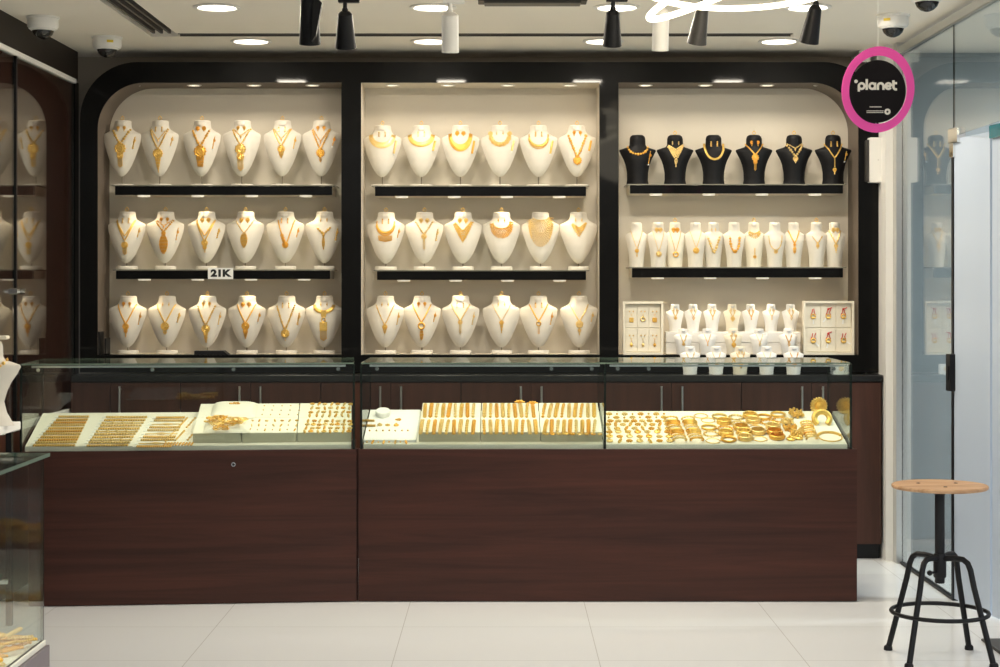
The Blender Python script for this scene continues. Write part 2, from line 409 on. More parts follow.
r = thing('ceiling_downlight', 'unseen ceiling downlight added to brighten the area beyond the glass partition', 'ceiling light', (3.3, 7.6, CEIL))
MB().lathe([(.088, .012), (.107, 0), (.109, -.004), (.09, -.007), (.088, .012)], seg=32).build('trim_ring', M['white'], r)
MB().lathe([(.088, .004), (.086, -.002), (.0005, -.0045)], seg=32).build('diffuser', M['lamp'], r)
light('AREA', 'lamp_light', r, (0, 0, -.012), 48, (.88, .95, 1), target=(0, 0, -1), size=.17)  # added lamp, out of view, brightens the wall outside the glass
# left wall: glass panes in front of dark panelling, rail, dark fascia, end post
struct(MB().box(XL - .015, XL + .002, 3.0, 9.27, 2.575, CEIL).build('trim_6', M['soffit'], smooth=False), 'dark gloss fascia above the left glass panes')
struct(MB().box(XL - .02, XL + .012, 3.0, 9.20, 2.55, 2.575, bev=.003).build('trim_7', M['white'], smooth=False), 'white rail along the top of the left glass')
struct(MB().box(XL - .015, XL + .004, 9.20, 9.28, 0, 2.56).build('trim_8', M['black'], smooth=False))
struct(MB().slab(XL - .005, XL, 8.10, 9.195, .80, 2.55, 'x').build('window_3', [M['glassl'], M['edge']], smooth=False), 'left wall glass pane nearest the back wall')
struct(MB().slab(XL - .005, XL, 3.0, 8.085, .80, 2.55, 'x').build('window_4', [M['glassl'], M['edge']], smooth=False), 'left wall glass pane nearest the viewer')
struct(MB().box(XL - .012, XL + .006, 8.083, 8.102, .80, 2.55).build('trim_9', M['darkm'], smooth=False))
struct(MB().box(XL - .015, XL + .012, 7.86, 9.08, .765, .80, bev=.003).build('trim_10', M['white'], smooth=False), 'white sill under the left wall glass')
struct(MB().box(XL - .015, XL, 3.0, 9.08, 0, .765).build('trim_11', M['leftwood'], smooth=False))
gc = MB(); gc.box(XL - .014, XL + .02, 8.045, 8.14, 1.415, 1.445, bev=.004); gc.lathe([(.012, 0), (.012, .03)], (XL + .018, 8.09, 1.43), 12, Matrix.Rotation(pi / 2, 3, 'Y'))
tag(gc.build('glass_clip', M['chrome'], smooth=False), 'small chrome clip joining the left wall glass panes', 'clip')

# ------------------------------------------------------------------ ceiling fixtures
def downlight(px, py, rad, where, energy):
    Y = (CEIL - H) * F / (CY - py); x = X(px, Y)
    r = thing('ceiling_downlight', f'round recessed ceiling downlight, {where}', 'ceiling light', (x, Y, CEIL), group='round recessed ceiling downlights')
    MB().lathe([(rad * 1.0, .012), (rad * 1.22, 0), (rad * 1.24, -.004), (rad * 1.02, -.007), (rad, .012)], seg=32).build('trim_ring', M['white'], r)
    MB().lathe([(rad * 1.0, .004), (rad * .98, -.002), (rad * .6, -.004), (0.0005, -.0045)], seg=32).build('diffuser', M['lamp'], r)
    light('AREA', 'lamp_light', r, (0, 0, -.012), energy, (1, .90, .75), target=(0, 0, -1), size=.17)
for k, px in enumerate((251, 431, 603, 779)):
    downlight(px, 41, .088, f'{ORD[k+1]} from left in the row along the back wall', E_DOWN * .20)
for k, px in enumerate((217, 433, 617, 808)):
    downlight(px, 7, .088, f'{ORD[k+1]} from left in the row nearer the viewer', E_DOWN * .6)

def dome_cam(px, py, sticker, where):
    Y = (CEIL - H) * F / (CY - py); x = X(px, Y)
    r = thing('dome_camera', f'white dome security camera {where}', 'security camera', (x, Y, CEIL), group='dome security cameras')
    MB().lathe([(.078, 0), (.078, -.008), (.072, -.01), (.073, -.045), (.066, -.058), (.05, -.062)], seg=28).build('housing', M['white'], r)
    MB().lathe([(.052, -.056), (.050, -.068), (.043, -.084), (.028, -.098), (.010, -.105), (.0005, -.106)], seg=28).build('dome', M['dome'], r)
    MB().lathe([(.056, -.058), (.058, -.064), (.052, -.066)], seg=28).build('dome_ring', M['white'], r)
    if sticker:
        MB().box(-.016, .016, -.0755, -.072, -.036, -.024).build('sticker', M['yellow'], r, rot=(0, 0, radians(sticker)), smooth=False)
dome_cam(43, 17, 0, 'nearest the left wall')
dome_cam(107, 37, 25, 'with yellow sticker in front of the left frame corner')
dome_cam(893, 15, -35, 'with yellow sticker by the glass partition')
dome_cam(927, -13, 0, 'cut by the top edge, nearest the viewer')

TY = 7.0                                       # the track spotlights hang at this distance
for nm, x0, x1, m in (('black', 295, 365, 'darkm'), ('white', 430, 470, 'white'), ('black long', 470, 720, 'darkm'), ('black short', 790, 835, 'darkm')):
    a, b = X(x0, TY), X(x1, TY)
    t = thing('lighting_track', f'{nm} lighting track rail on the ceiling holding spotlights', 'lighting track', ((a + b) / 2, TY, CEIL), group='ceiling lighting tracks')
    h_ = (b - a) / 2
    MB().box(-h_, h_, -.018, .018, -.03, 0, bev=.002).build('rail', M[m], t, smooth=False)
    MB().box(-h_ + .004, h_ - .004, -.006, .006, -.0315, -.029).build('slot', M['ceiltrim'], t, smooth=False)
def spot(px, ytop, ybot, r0, r1, m, label, tilt=(0, 0), target=None, tail=0, energy=E_TRACK):
    x = X(px, TY); zt_, zb = Zh(ytop, TY), Zh(ybot, TY); L = zt_ - zb
    r = thing('track_spotlight', label, 'spotlight', (x, TY, zt_), group='track spotlights under the ceiling')
    top = CEIL - .03 - zt_
    ad = MB(); ad.box(-.028, .06, -.016, .016, min(top - .03, .034), top, bev=.003); ad.build('adapter', M[m], r, smooth=False)
    MB().lathe([(.009, -.01), (.009, top * .5 + .004)], seg=10).build('stem', M[m], r)
    yk = MB(); yk.sphere((0, 0, .004), .013, 10, 7); yk.build('swivel', M[m], r)
    R3 = Matrix.Rotation(radians(tilt[0]), 3, 'X') @ Matrix.Rotation(radians(tilt[1]), 3, 'Y')
    L /= cos(radians(tilt[0])) ** .5; hd = MB(); hd.lathe([(.008, .0), (r0 * .6, -.002), (r0, -.014), (r0 * 1.01, -.02), (r1, -L), (r1 * .92, -L), (r1 * .88, -L + .03)], seg=26, R=R3)
    hd.build('head', M[m], r)
    ln = MB(); ln.lathe([(r1 * .88, -L + .026), (.0005, -L + .022)], seg=26, R=R3); ln.build('lens', M['lamp'], r)
    if tail:
        MB().prism([(.02, -.02), (.055, -.055), (.03, -L + .035), (.012, -L + .01)], -.02, .02).build('fin', M[m], r, smooth=False)
    if target:
        loc = R3 @ Vector((0, 0, -L - .005)); light('SPOT', 'spot_light', r, loc, energy, (1, .88, .70), target=Vector(target) - r.location, angle=58, blend=.8, size=.03)
spot(309, -10, 43, .034, .045, 'darkm', 'black track spotlight with a slanted fin, leftmost', (18, 1), (-1.5, 7.95, .78), tail=1)
spot(345, 11, 47, .030, .044, 'darkm', 'black tapered track spotlight, second from the left', (22, 1), (-.95, 7.95, .78))
spot(450, 12, 52, .035, .035, 'white', 'white cylindrical track spotlight in front of a ceiling downlight', (12, 0), (-.35, 7.95, .78))
spot(613, 10, 45, .028, .040, 'darkm', 'black tapered track spotlight, next to right of the dark ceiling bar', (22, 0), (.25, 7.95, .78))
spot(661, 8, 50, .034, .034, 'white', 'white cylindrical track spotlight below the glowing ring lamp', (12, 0), (.55, 7.95, .78))
spot(703, 6, 43, .026, .041, 'greym', 'charcoal tapered track spotlight below the glowing ring lamp', (22, 7), (.95, 7.95, .78))
spot(816, 5, 42, .026, .041, 'darkm', 'black tapered track spotlight, rightmost, beside the ring lamp', (22, 7), (1.35, 7.95, .78))
# dark linear bar between the spotlights
a, b = X(478, 7.45), X(587, 7.45)
r = thing('ceiling_grille', 'black linear ceiling bar at the top edge between two spotlights', 'ceiling grille', ((a + b) / 2, 7.45, CEIL))
MB().box(-(b - a) / 2, (b - a) / 2, -.06, .06, -.032, 0, bev=.003).build('housing', M['darkm'], r, smooth=False)
MB().box(-(b - a) / 2 + .028, (b - a) / 2 - .028, -.045, .045, -.042, -.03, bev=.002).build('louvre', M['greym'], r, smooth=False)
# pendant of two glowing rings
r = thing('ring_pendant_lamp', 'glowing double ring pendant lamp cut by the top edge', 'pendant lamp', (X(745, 6.1), 6.1, CEIL))
def ring(nm, c, R, tilt):
    rg = MB().torus(c, R, .0112, 64, 10, Matrix.Rotation(radians(tilt[1]), 3, 'Y') @ Matrix.Rotation(radians(tilt[0]), 3, 'X'), flat=1.0)
    return rg.build(nm, M['led'], r)
zc = Zh(-25, 6.1) - CEIL
g1 = ring('led_ring', (0, 0, zc), .40, (-8, 0))
g2 = ring('led_ring', (X(757, 6.1) - X(745, 6.1), .03, Zh(-33, 6.1) - CEIL), .42, (0, -24))
light('POINT', 'ring_light', r, (0, 0, zc - .08), 14 * E_RING, (1, .88, .66), size=.3)
cb_ = MB()
for a in (30, 150, 270):
    q = Vector((.40 * cos(radians(a)), .40 * sin(radians(a)), zc)); cb_.tube([(q.x * .2, q.y * .2, -.02), tuple(q)], .0015, 5)
cb_.build('suspension_wire', M['steel'], r)
MB().lathe([(.07, 0), (.07, -.025), (.0005, -.025)], seg=24).build('canopy', M['white'], r)
# motion sensor on the wall above the frame
sx, sz = X(865, 9.2), Zh(52, 9.2)
r = thing('motion_sensor', 'white motion sensor near the ceiling above the pink sign', 'sensor', (sx, 9.2, sz))
MB().lathe([(.030, -.055), (.033, -.05), (.036, .03), (.03, .05), (.012, .056)], seg=20, sy=.7).build('sensor_body', M['white'], r, rot=(radians(6), 0, 0))
MB().box(-.02, .02, .0, .27, -.03, .03).build('bracket', M['white'], r, smooth=False)
MB().sphere((.02, -.02, -.02), .006).build('indicator', M['green'], r)
# white controller box on the black frame edge
r = thing('controller_box', 'white door controller box on the black frame right of the bays', 'controller', (X(874.5, 9.1), ZW, Zh(160, 9.1)))
hh = 22.5 / F * 9.1
MB().box(-.028, .042, -.06, 0, -hh, hh, bev=.004).build('cover', M['white'], r, smooth=False)
MB().box(-.042, -.0285, -.05, 0, -hh * .96, hh * .9, bev=.002).build('back_box', M['greym'], r, smooth=False)
MB().lathe([(.004, 0), (.004, .004)], (.018, -.058, 0), 10, Matrix.Rotation(pi / 2, 3, 'X')).build('screw', M['steel'], r)

# ------------------------------------------------------------------ hanging pink and black sign
SY_ = 6.0; k = SY_ / F
r = thing('hanging_sign', 'pink egg shaped ring sign with black disc reading planet, hanging', 'sign', tuple(P(878, 90, SY_)))
def egg(a, b, rot, cx=0, cz=0, e=.0, n=56):
    o = []
    for i in range(n):
        t = 2 * pi * i / n; x = a * cos(t) * (1 + e * sin(t)); z = b * sin(t)
        o.append((cx + x * cos(rot) - z * sin(rot), cz + x * sin(rot) + z * cos(rot)))
    return o
pin = holed('ring', [egg(36.3 * k, 43.2 * k, -.14, 0, .5 * k), egg(28.8 * k, 34.2 * k, -.10, .0 * k, .3 * k)], -.002, .002, M['pink'], r)
dsc = MB().prism(egg(28.2 * k, 31.4 * k, -.1, -.6 * k, -1.5 * k), -.0035, -.0005); db = dsc.build('disc', M['signb'], r, smooth=False)
lt = MB(); xh = 7.6 * k; sw = 2.3 * k; y0, y1 = -.0045, -.0032
ns = [0]
def stroke(pts, ox, closed=False):
    ns[0] += 1; lt.ribbon([((ox + p[0]) * xh, (p[1]) * xh) for p in pts], sw, y0 - .00012 * ns[0], y1, closed)
rr_ = .37
ox = -2.62
stroke(arc(.5, .5, rr_, 0, 360, 22)[:-1], ox, True); stroke([(.13, .5), (.13, -.22)], ox)
ox += 1.04; stroke([(.13, 0), (.13, 1.42)], ox)
ox += .36; stroke(arc(.5, .5, rr_, 0, 360, 22)[:-1], ox, True); stroke([(.87, .95), (.87, 0)], ox)
ox += 1.10; stroke([(.13, 0), (.13, .5)] + arc(.5, .5, rr_, 180, 0, 12) + [(.87, 0)], ox)
ox += 1.02; stroke(arc(.5, .5, rr_, 0, 325, 20), ox); stroke([(.13, .5), (.87, .5)], ox)
ox += 1.0; stroke([(.16, 1.25), (.16, .42)] + arc(.5, .40, .34, 180, 270, 8) + [(.62, .06)], ox); stroke([(.0, .88), (.62, .88)], ox)
lt.prism(arc(-2.86 * xh, 1.12 * xh, .24 * xh, 0, 360, 14)[:-1], y0, y1)
lt.build('lettering', M['signw'], db, loc=(-.5 * k, 0, 0 * k), smooth=False)
sm = MB()
def word(x0, x1, z, h):                         # the tiny print is too small to read in the photo: short strokes
    x = x0
    while x < x1:
        w = random.uniform(.7, 1.3); sm.box(x * k, min(x + w, x1) * k, y0, y1, (z - h / 2) * k, (z + h / 2) * k); x += w + .35
word(-8.5, 3.2, -17.0, 1.0); word(-11.5, 5.2, -21.0, .8); word(-11.5, 5.2, -22.6, .8)
sm.build('small_print', M['signw'], db, smooth=False)
em = holed('emblem', [arc(9.2 * k, -21.8 * k, 3.1 * k, 0, 360, 20)[:-1], arc(9.2 * k, -21.8 * k, 1.1 * k, 0, 360, 12)[:-1]], y0, y1, M['signw'], db)
th = MB(); th.tube([(0, 0, 30 * k), (0, 0, CEIL - P(878, 90, SY_).z)], .0006, 5); th.tube([(-.2 * k, 0, 34 * k), (-.2 * k, 0, 26 * k)], .001, 5); th.tube([(-2 * k, 0, -31 * k), (-2 * k, 0, -37 * k)], .001, 5)
th.build('thread', M['tag'], r)

# ------------------------------------------------------------------ shelves
SH_F, SH_B = 9.205, ZN - .002
def shelf(bi, px0, px1, ytop, fascia, glass_over, name):
    a, b = X(px0, SH_F), X(px1, SH_F); z = Zh(ytop, SH_F); h_ = (b - a) / 2
    fh = fascia / F * SH_F
    r = thing('wall_shelf', f'black fascia glass-topped shelf, {name} of the {BN[bi]}', 'shelf', ((a + b) / 2, SH_F, z), group='black display shelves')
    D = SH_B - SH_F
    MB().slab(-h_ - .018, h_ + .018, -.004, D, -.006, 0, 'z').build('glass_top', [M['glass'], M['shelfedge']], r, smooth=False)
    MB().box(-h_, h_, 0, .018, -fh, -.006, bev=.002).build('fascia', M['black'], r, smooth=False)
    MB().box(-h_, h_, .018, D, -fh, -.0065).build('shelf_board', M['niche'], r, smooth=False)
    n = 4
    for i in range(n):
        x = -h_ + (b - a) * (i + .5) / n * 1.0
        p = MB().lathe([(.034, 0), (.034, -.006), (.030, -.008), (.028, -.005), (.0005, -.005)], (x, .045, -fh), 20).build('puck_light', M['puck'], r)
        light('SPOT', 'puck_spot', r, (x, .045, -fh - .012), E_PUCK, (1, .82, .54), target=(x, .10, -.35), angle=105, blend=.9, size=.02)
    return z
zs = {}
zs[0, 0] = shelf(0, 115, 332, 185, 10, 1, 'upper shelf'); zs[0, 1] = shelf(0, 116, 330, 269.5, 9.5, 1, 'lower shelf')
zs[1, 0] = shelf(1, 375, 586, 185.5, 10.5, 1, 'upper shelf'); zs[1, 1] = shelf(1, 377, 586, 270, 10, 1, 'lower shelf')
zs[2, 0] = shelf(2, 630, 843, 184, 9.5, 0, 'upper shelf'); zs[2, 1] = shelf(2, 632, 843, 267, 10.5, 0, 'lower shelf')
for bi in range(3): zs[bi, 2] = zf
# small recessed spots in the niche tops
for bi, pxs in enumerate(((132, 193, 253, 312), (392, 448, 508, 570), (646, 706, 768, 822))):
    for i, px in enumerate(pxs):
        r = thing('niche_spotlight', f'small recessed spotlight, {ORD[i+1]} from left in the top of the {BN[bi]}', 'spotlight', (X(px, 9.22), 9.255, zt - .0015), group='recessed spots in the niche tops')
        MB().lathe([(.040, 0), (.040, -.003), (.034, -.005), (.031, -.002)], seg=20).build('trim_ring', M['white'], r)
        MB().lathe([(.032, -.002), (.0005, -.002)], seg=20).build('diffuser', M['puck'], r)
        light('SPOT', 'niche_spot', r, (0, 0, -.012), E_NICHE, (1, .86, .62), target=(0, .02, -1), angle=120, blend=.9, size=.02)
# price card
r = thing('price_card', 'small white card reading 21K on the left bay lower shelf front', 'card', (X(220.5, 9.2), SH_F - .003, Zh(273.5, 9.2)))
MB().box(-12.6 / F * 9.2, 12.6 / F * 9.2, -.002, .001, -5.6 / F * 9.2, 5.6 / F * 9.2).build('card', M['tag'], r, smooth=False)
text_mesh('lettering', '21K', .050, M['ink'], r, (0, -.0026, .0), bold=.0030, sx=1.25)

# ------------------------------------------------------------------ busts
SHIELD = [(0, .038, .028, .012, .028), (.015, .045, .033, .012, .033), (.08, .047, .034, .010, .034), (.13, .050, .036, .007, .034), (.17, .059, .038, .004, .03),
          (.205, .077, .039, .002, .02), (.235, .095, .041, 0, .014), (.255, .1015, .041, -.001, .011), (.28, .103, .042, -.002, .010), (.38, .100, .045, -.006, .008), (.5, .090, .046, -.010, .006),
          (.65, .0745, .044, -.014, .006), (.8, .056, .036, -.018, .006), (.9, .039, .026, -.020, .006), (.96, .025, .016, -.02, .005), (.99, .012, .008, -.02, .003), (1, .004, .003, -.02, .002)]
FLARE = [(0, .028, .020, 0, .02), (.03, .039, .03, 0, .03), (.08, .043, .034, 0, .034), (.2, .044, .034, 0, .034), (.24, .052, .036, 0, .03), (.27, .078, .038, 0, .02), (.295, .098, .04, 0, .014), (.32, .101, .042, 0, .012),
         (.4, .090, .045, -.002, .012), (.5, .076, .046, -.004, .014), (.6, .066, .044, -.004, .016), (.75, .058, .042, -.003, .02), (.9, .057, .044, 0, .03), (1, .062, .046, 0, .034)]
NARROW = [(0, .024, .018, 0, .02), (.02, .029, .022, 0, .022), (.12, .030, .023, 0, .022), (.2, .032, .024, 0, .022), (.24, .046, .026, 0, .018), (.27, .058, .027, 0, .012), (.30, .060, .028, 0, .01),
          (.4, .056, .032, -.004, .01), (.6, .047, .033, -.006, .012), (.8, .041, .032, -.004, .016), (1, .039, .032, 0, .02)]
class Form:
    def __init__(s, prof, Hh, z0, k=1.0): s.p = prof; s.H = Hh; s.z0 = z0; s.k = k; s.zt = z0 + Hh
    def at(s, z):
        f = min(1, max(0, (s.zt - z) / s.H)); p = s.p
        for a, b in zip(p, p[1:]):
            if f <= b[0]:
                t = (f - a[0]) / (b[0] - a[0]); return [(u + (v - u) * t) * s.k for u, v in zip(a[1:], b[1:])]
        return [q * s.k for q in p[-1][1:]]
    def y(s, x, z):
        w, d, yc, db = s.at(z); q = min(1, abs(x) / w); return yc - d * (1 - q ** 2.4)
    def mesh(s, name, m):
        b = MB(); fs = []
        for a, c in zip(s.p, s.p[1:]):
            n = max(1, int((c[0] - a[0]) / .03)); fs += [a[0] + (c[0] - a[0]) * i / n for i in range(n)]
        fs.append(1.0); NC = 13; per = 0
        for f in fs:
            z = s.zt - f * s.H; w, d, yc, db = s.at(z); row = []
            for i in range(NC): 
                q = -cos(pi * i / (NC - 1)); row.append((q * w, yc - d * (1 - abs(q) ** 2.4), z))
            for i in range(1, NC - 1):
                q = cos(pi * i / (NC - 1)); row.append((q * w, yc + db * (1 - abs(q) ** 2.2), z))
            b.v += row; per = len(row)
        for r_ in range(len(fs) - 1):
            for i in range(per):
                j = (i + 1) % per; b.quad([r_ * per + i, (r_ + 1) * per + i, (r_ + 1) * per + j, r_ * per + j])
        b.quad([i for i in range(per)]); b.quad([(len(fs) - 1) * per + i for i in reversed(range(per))])
        return b.mesh(name, m)
F_SH = Form(SHIELD, .308, .052); F_SB = Form(SHIELD, .284, .052); F_S2 = Form(SHIELD, .282, .036); F_BK = Form(FLARE, .274, 0); F_NA = Form(NARROW, .244, 0)
F_M1 = Form(NARROW, .150, 0, .80); F_M2 = Form(NARROW, .140, 0, .86); F_M3 = Form(NARROW, .150, 0, .92); F_BIG = Form([p for p in FLARE if p[0] < .45] + [(.5, .071, .046, -.004, .014), (.6, .058, .044, -.004, .016), (.72, .048, .042, -.003, .02), (.85, .056, .044, 0, .03), (1, .080, .05, 0, .034)], .36, 0, 1.3)
ME_SH = F_SH.mesh('bust_body', M['bust']); ME_SB = F_SB.mesh('bust_body', M['bust']); ME_S2 = F_S2.mesh('bust_body', M['bust']); ME_BK = F_BK.mesh('bust_body', M['bustb']); ME_NA = F_NA.mesh('bust_body', M['bust'])
ME_M1 = F_M1.mesh('bust_body', M['mini']); ME_M2 = F_M2.mesh('bust_body', M['mini']); ME_M3 = F_M3.mesh('bust_body', M['mini'])
ME_M1C = F_M1.mesh('bust_body', M['cream']); ME_M2C = F_M2.mesh('bust_body', M['cream']); ME_M3C = F_M3.mesh('bust_body', M['cream']); ME_NAC = F_NA.mesh('bust_body', M['cream'])
def flap_mesh(fm, m, w, u):
    b = MB(); pts = []
    zt_ = fm.zt - u
    n = 9
    for i in range(n):
        x = -w + 2 * w * i / (n - 1); zz = zt_ - w * .62 * sqrt(max(0, 1 - (x / w) ** 2))
        for z in (zt_, zz - .0005): b.v.append((x, fm.y(x, z) - .007, z))
        for z in (zt_, zz - .0005): b.v.append((x, fm.y(x, z) + .001, z))
    for i in range(n - 1):
        a = 4 * i; c = a + 4
        b.quad([a, a + 1, c + 1, c]); b.quad([a + 1, a + 3, c + 3, c + 1]); b.quad([a, c, c + 2, a + 2])
    return b.mesh('earring_flap', m)
FL_SH = flap_mesh(F_SH, M['bust'], .026, .012); FL_SB = flap_mesh(F_SB, M['bust'], .026, .012); FL_S2 = flap_mesh(F_S2, M['bust'], .026, .012); FL_NA = flap_mesh(F_NA, M['bust'], .016, .010); FL_M = {}
for nm, fm, w in (('m1', F_M1, .011), ('m2', F_M2, .011), ('m3', F_M3, .014)): FL_M[nm] = flap_mesh(fm, M['steel'], w, .012)
STEM = MB().tube([(0, -.004, .006), (0, -.006, .10)], .0035, 8).mesh('stem', M['pole'])
BASE = MB().lathe([(.060, 0), (.064, .002), (.064, .007), (.060, .010), (.0005, .011)], seg=28, sy=.75).mesh('base', M['bust'])
BASE2 = MB().lathe([(.056, 0), (.059, .003), (.059, .017), (.056, .020), (.0005, .020)], seg=28, sy=.75).mesh('base', M['bust'])

# ------------------------------------------------------------------ jewellery drawn on a bust
GOLDS = ['gold', 'gold2', 'gold3']
class Jewel:
    def __init__(s, fm): s.f = fm
    def pt(s, x, z, off=.002): return (x, s.f.y(x, z) - off, z)
    def path(s, a, ua, u, shape, n=18, cx=0):
        o = []
        for i in range(n + 1):
            t = i / n
            if shape == 'V': 
                q = abs(2 * t - 1); x = -a + 2 * a * t; d = (1 - q ** 1.15)
            else:
                th_ = pi * t; x = -a * cos(th_); d = sin(th_) ** .85
            o.append((cx + x, s.f.zt - ua - (u - ua) * d))
        return o
    def chain(s, b, path, style, off=.002):
        if style == 'thin': b.tube([s.pt(x, z, .0015) for x, z in path], .0016, 5)
        elif style == 'mid': b.tube([s.pt(x, z, .002) for x, z in path], .0038, 6)
        elif style == 'thick': b.tube([s.pt(x, z, .003) for x, z in path], .0065, 6)
        else:
            r_ = {'beads': .0056, 'big': .0075, 'small': .0036}[style]; acc = 0; last = None; turn = 0
            for p, q in zip(path, path[1:]):
                L = sqrt((q[0] - p[0]) ** 2 + (q[1] - p[1]) ** 2); n = max(1, int(L / 9e-4))
                for i in range(n):
                    acc += L / n
                    if acc > r_ * 1.9:
                        acc = 0; turn += 1; x = p[0] + (q[0] - p[0]) * i / n; z = p[1] + (q[1] - p[1]) * i / n
                        b.sphere(s.pt(x, z, r_ * .6), r_ * (1.15 if turn % 3 == 0 else .9), 6, 4, (1, .7, 1))
            b.tube([s.pt(x, z, .001) for x, z in path], .0009, 4)
    def disc(s, b, x, z, r_):
        r_ *= 1.1
        y = min(s.f.y(x, z), s.f.y(x, z + r_), s.f.y(x, z - r_)) ; R = Matrix.Rotation(pi / 2, 3, 'X')
        b.lathe([(r_ * .97, -.002), (r_, .001), (r_ * .86, .003), (r_ * .78, .0012), (r_ * .6, .0016), (r_ * .5, .004), (r_ * .36, .0025), (.0004, .0055)], (x, y, z), 16, R)
        for i in range(12):
            a = 2 * pi * i / 12; b.sphere((x + r_ * .98 * cos(a), y - .001, z + r_ * .98 * sin(a)), r_ * .17, 5, 4)
    def pend(s, b, pieces, z, x=0):
        for p in pieces:
            k_ = p[0]
            if k_ == 'disc': s.disc(b, x, z - p[1], p[1]); z -= 2 * p[1] * .95
            elif k_ == 'ring':
                b.torus(s.pt(x, z - p[1], .003), p[1] * .8, p[1] * .26, 16, 6, Matrix.Rotation(pi / 2, 3, 'X')); z -= 2 * p[1]
            elif k_ == 'ball': b.sphere(s.pt(x, z - p[1], p[1] * .5), p[1], 8, 6); z -= 2 * p[1]
            elif k_ in ('drop', 'leaf', 'wide'):
                w, h_ = p[1], p[2]; w *= 1.12; rb = .0036; n = max(2, int(h_ / (rb * 1.6)))
                for i in range(n):
                    t = (i + .5) / n
                    ww = w * ((1 - t) ** .8 if k_ == 'drop' else (1 - .35 * t if k_ == 'wide' else (sin(pi * (.12 + .83 * t)) ** .8)))
                    m = max(1, int(round(2 * ww / (rb * 1.7))))
                    for j in range(m):
                        xx = x + (j - (m - 1) / 2) * (2 * ww / m if m > 1 else 0)
                        b.sphere(s.pt(xx, z - t * h_, .0015 + .001 * ((i + j) % 2)), rb * (.85 + .3 * ((i * 7 + j * 3) % 3) / 2), 5, 4, (1, .8, 1))
                z -= h_
            elif k_ == 'fringe':
                w, h_ = p[1], p[2]; m = max(2, int(2 * w / .0045))
                for j in range(m):
                    q = (j - (m - 1) / 2) / m * 2; hh_ = h_ * (1 - .25 * abs(q))
                    b.tube([s.pt(x + q * w, z, .002), s.pt(x + q * w, z - hh_ * .5, .002), s.pt(x + q * w * .95, z - hh_, .002)], .0016, 5)
                    b.sphere(s.pt(x + q * w * .95, z - hh_, .002), .0026, 5, 4)
                z -= h_
            elif k_ == 'bar':
                w, h_ = p[1], p[2]; y = s.f.y(x, z - h_ / 2) - .001
                b.box(x - w, x + w, y - .003, y + .001, z - h_, z, bev=.001)
                b.torus((x, y - .003, z - h_ / 2), min(w, h_ / 2) * .7, .0016, 12, 5, Matrix.Rotation(pi / 2, 3, 'X')); z -= h_
        return z
    def band(s, b, a0, u0, a1, u1, ua, shape='U', n=34, rough=1):
        p0 = s.path(a0, ua, u0, shape, n); p1 = s.path(a1, ua + .002, u1, shape, n); n0 = len(b.v)
        for i, (q0, q1) in enumerate(zip(p0, p1)):
            for t in (0, .33, .66, 1):
                x = q0[0] + (q1[0] - q0[0]) * t; z = q0[1] + (q1[1] - q0[1]) * t
                b.v.append(s.pt(x, z, .0018 + (.0028 if (i % 2) else .0012) * (t not in (0, 1)) * rough))
            b.v.append(s.pt(q1[0], q1[1], -.001)); b.v.append(s.pt(q0[0], q0[1], -.001))
        for i in range(n):
            A = n0 + 6 * i; B = A + 6
            for j in range(6): l = (j + 1) % 6; b.quad([A + j, A + l, B + l, B + j])
        b.quad([n0 + j for j in range(6)]); b.quad([n0 + 6 * n + j for j in reversed(range(6))])
    def bib(s, b, a0, u0, a1, u1, ua, shape='U', rb=.0044):
        rows = max(2, int((u1 - u0) / (rb * 1.75)))
        for k_ in range(rows + 1):
            t = k_ / rows; p = s.path(a0 + (a1 - a0) * t, ua + .004 * t, u0 + (u1 - u0) * t, shape, 40); acc = 0
            for q0, q1 in zip(p, p[1:]):
                acc += sqrt((q1[0] - q0[0]) ** 2 + (q1[1] - q0[1]) ** 2)
                if acc > rb * 1.9: acc = 0; b.sphere(s.pt(q1[0], q1[1], .0015), rb * random.uniform(.8, 1.1), 5, 4, (1, .8, 1))

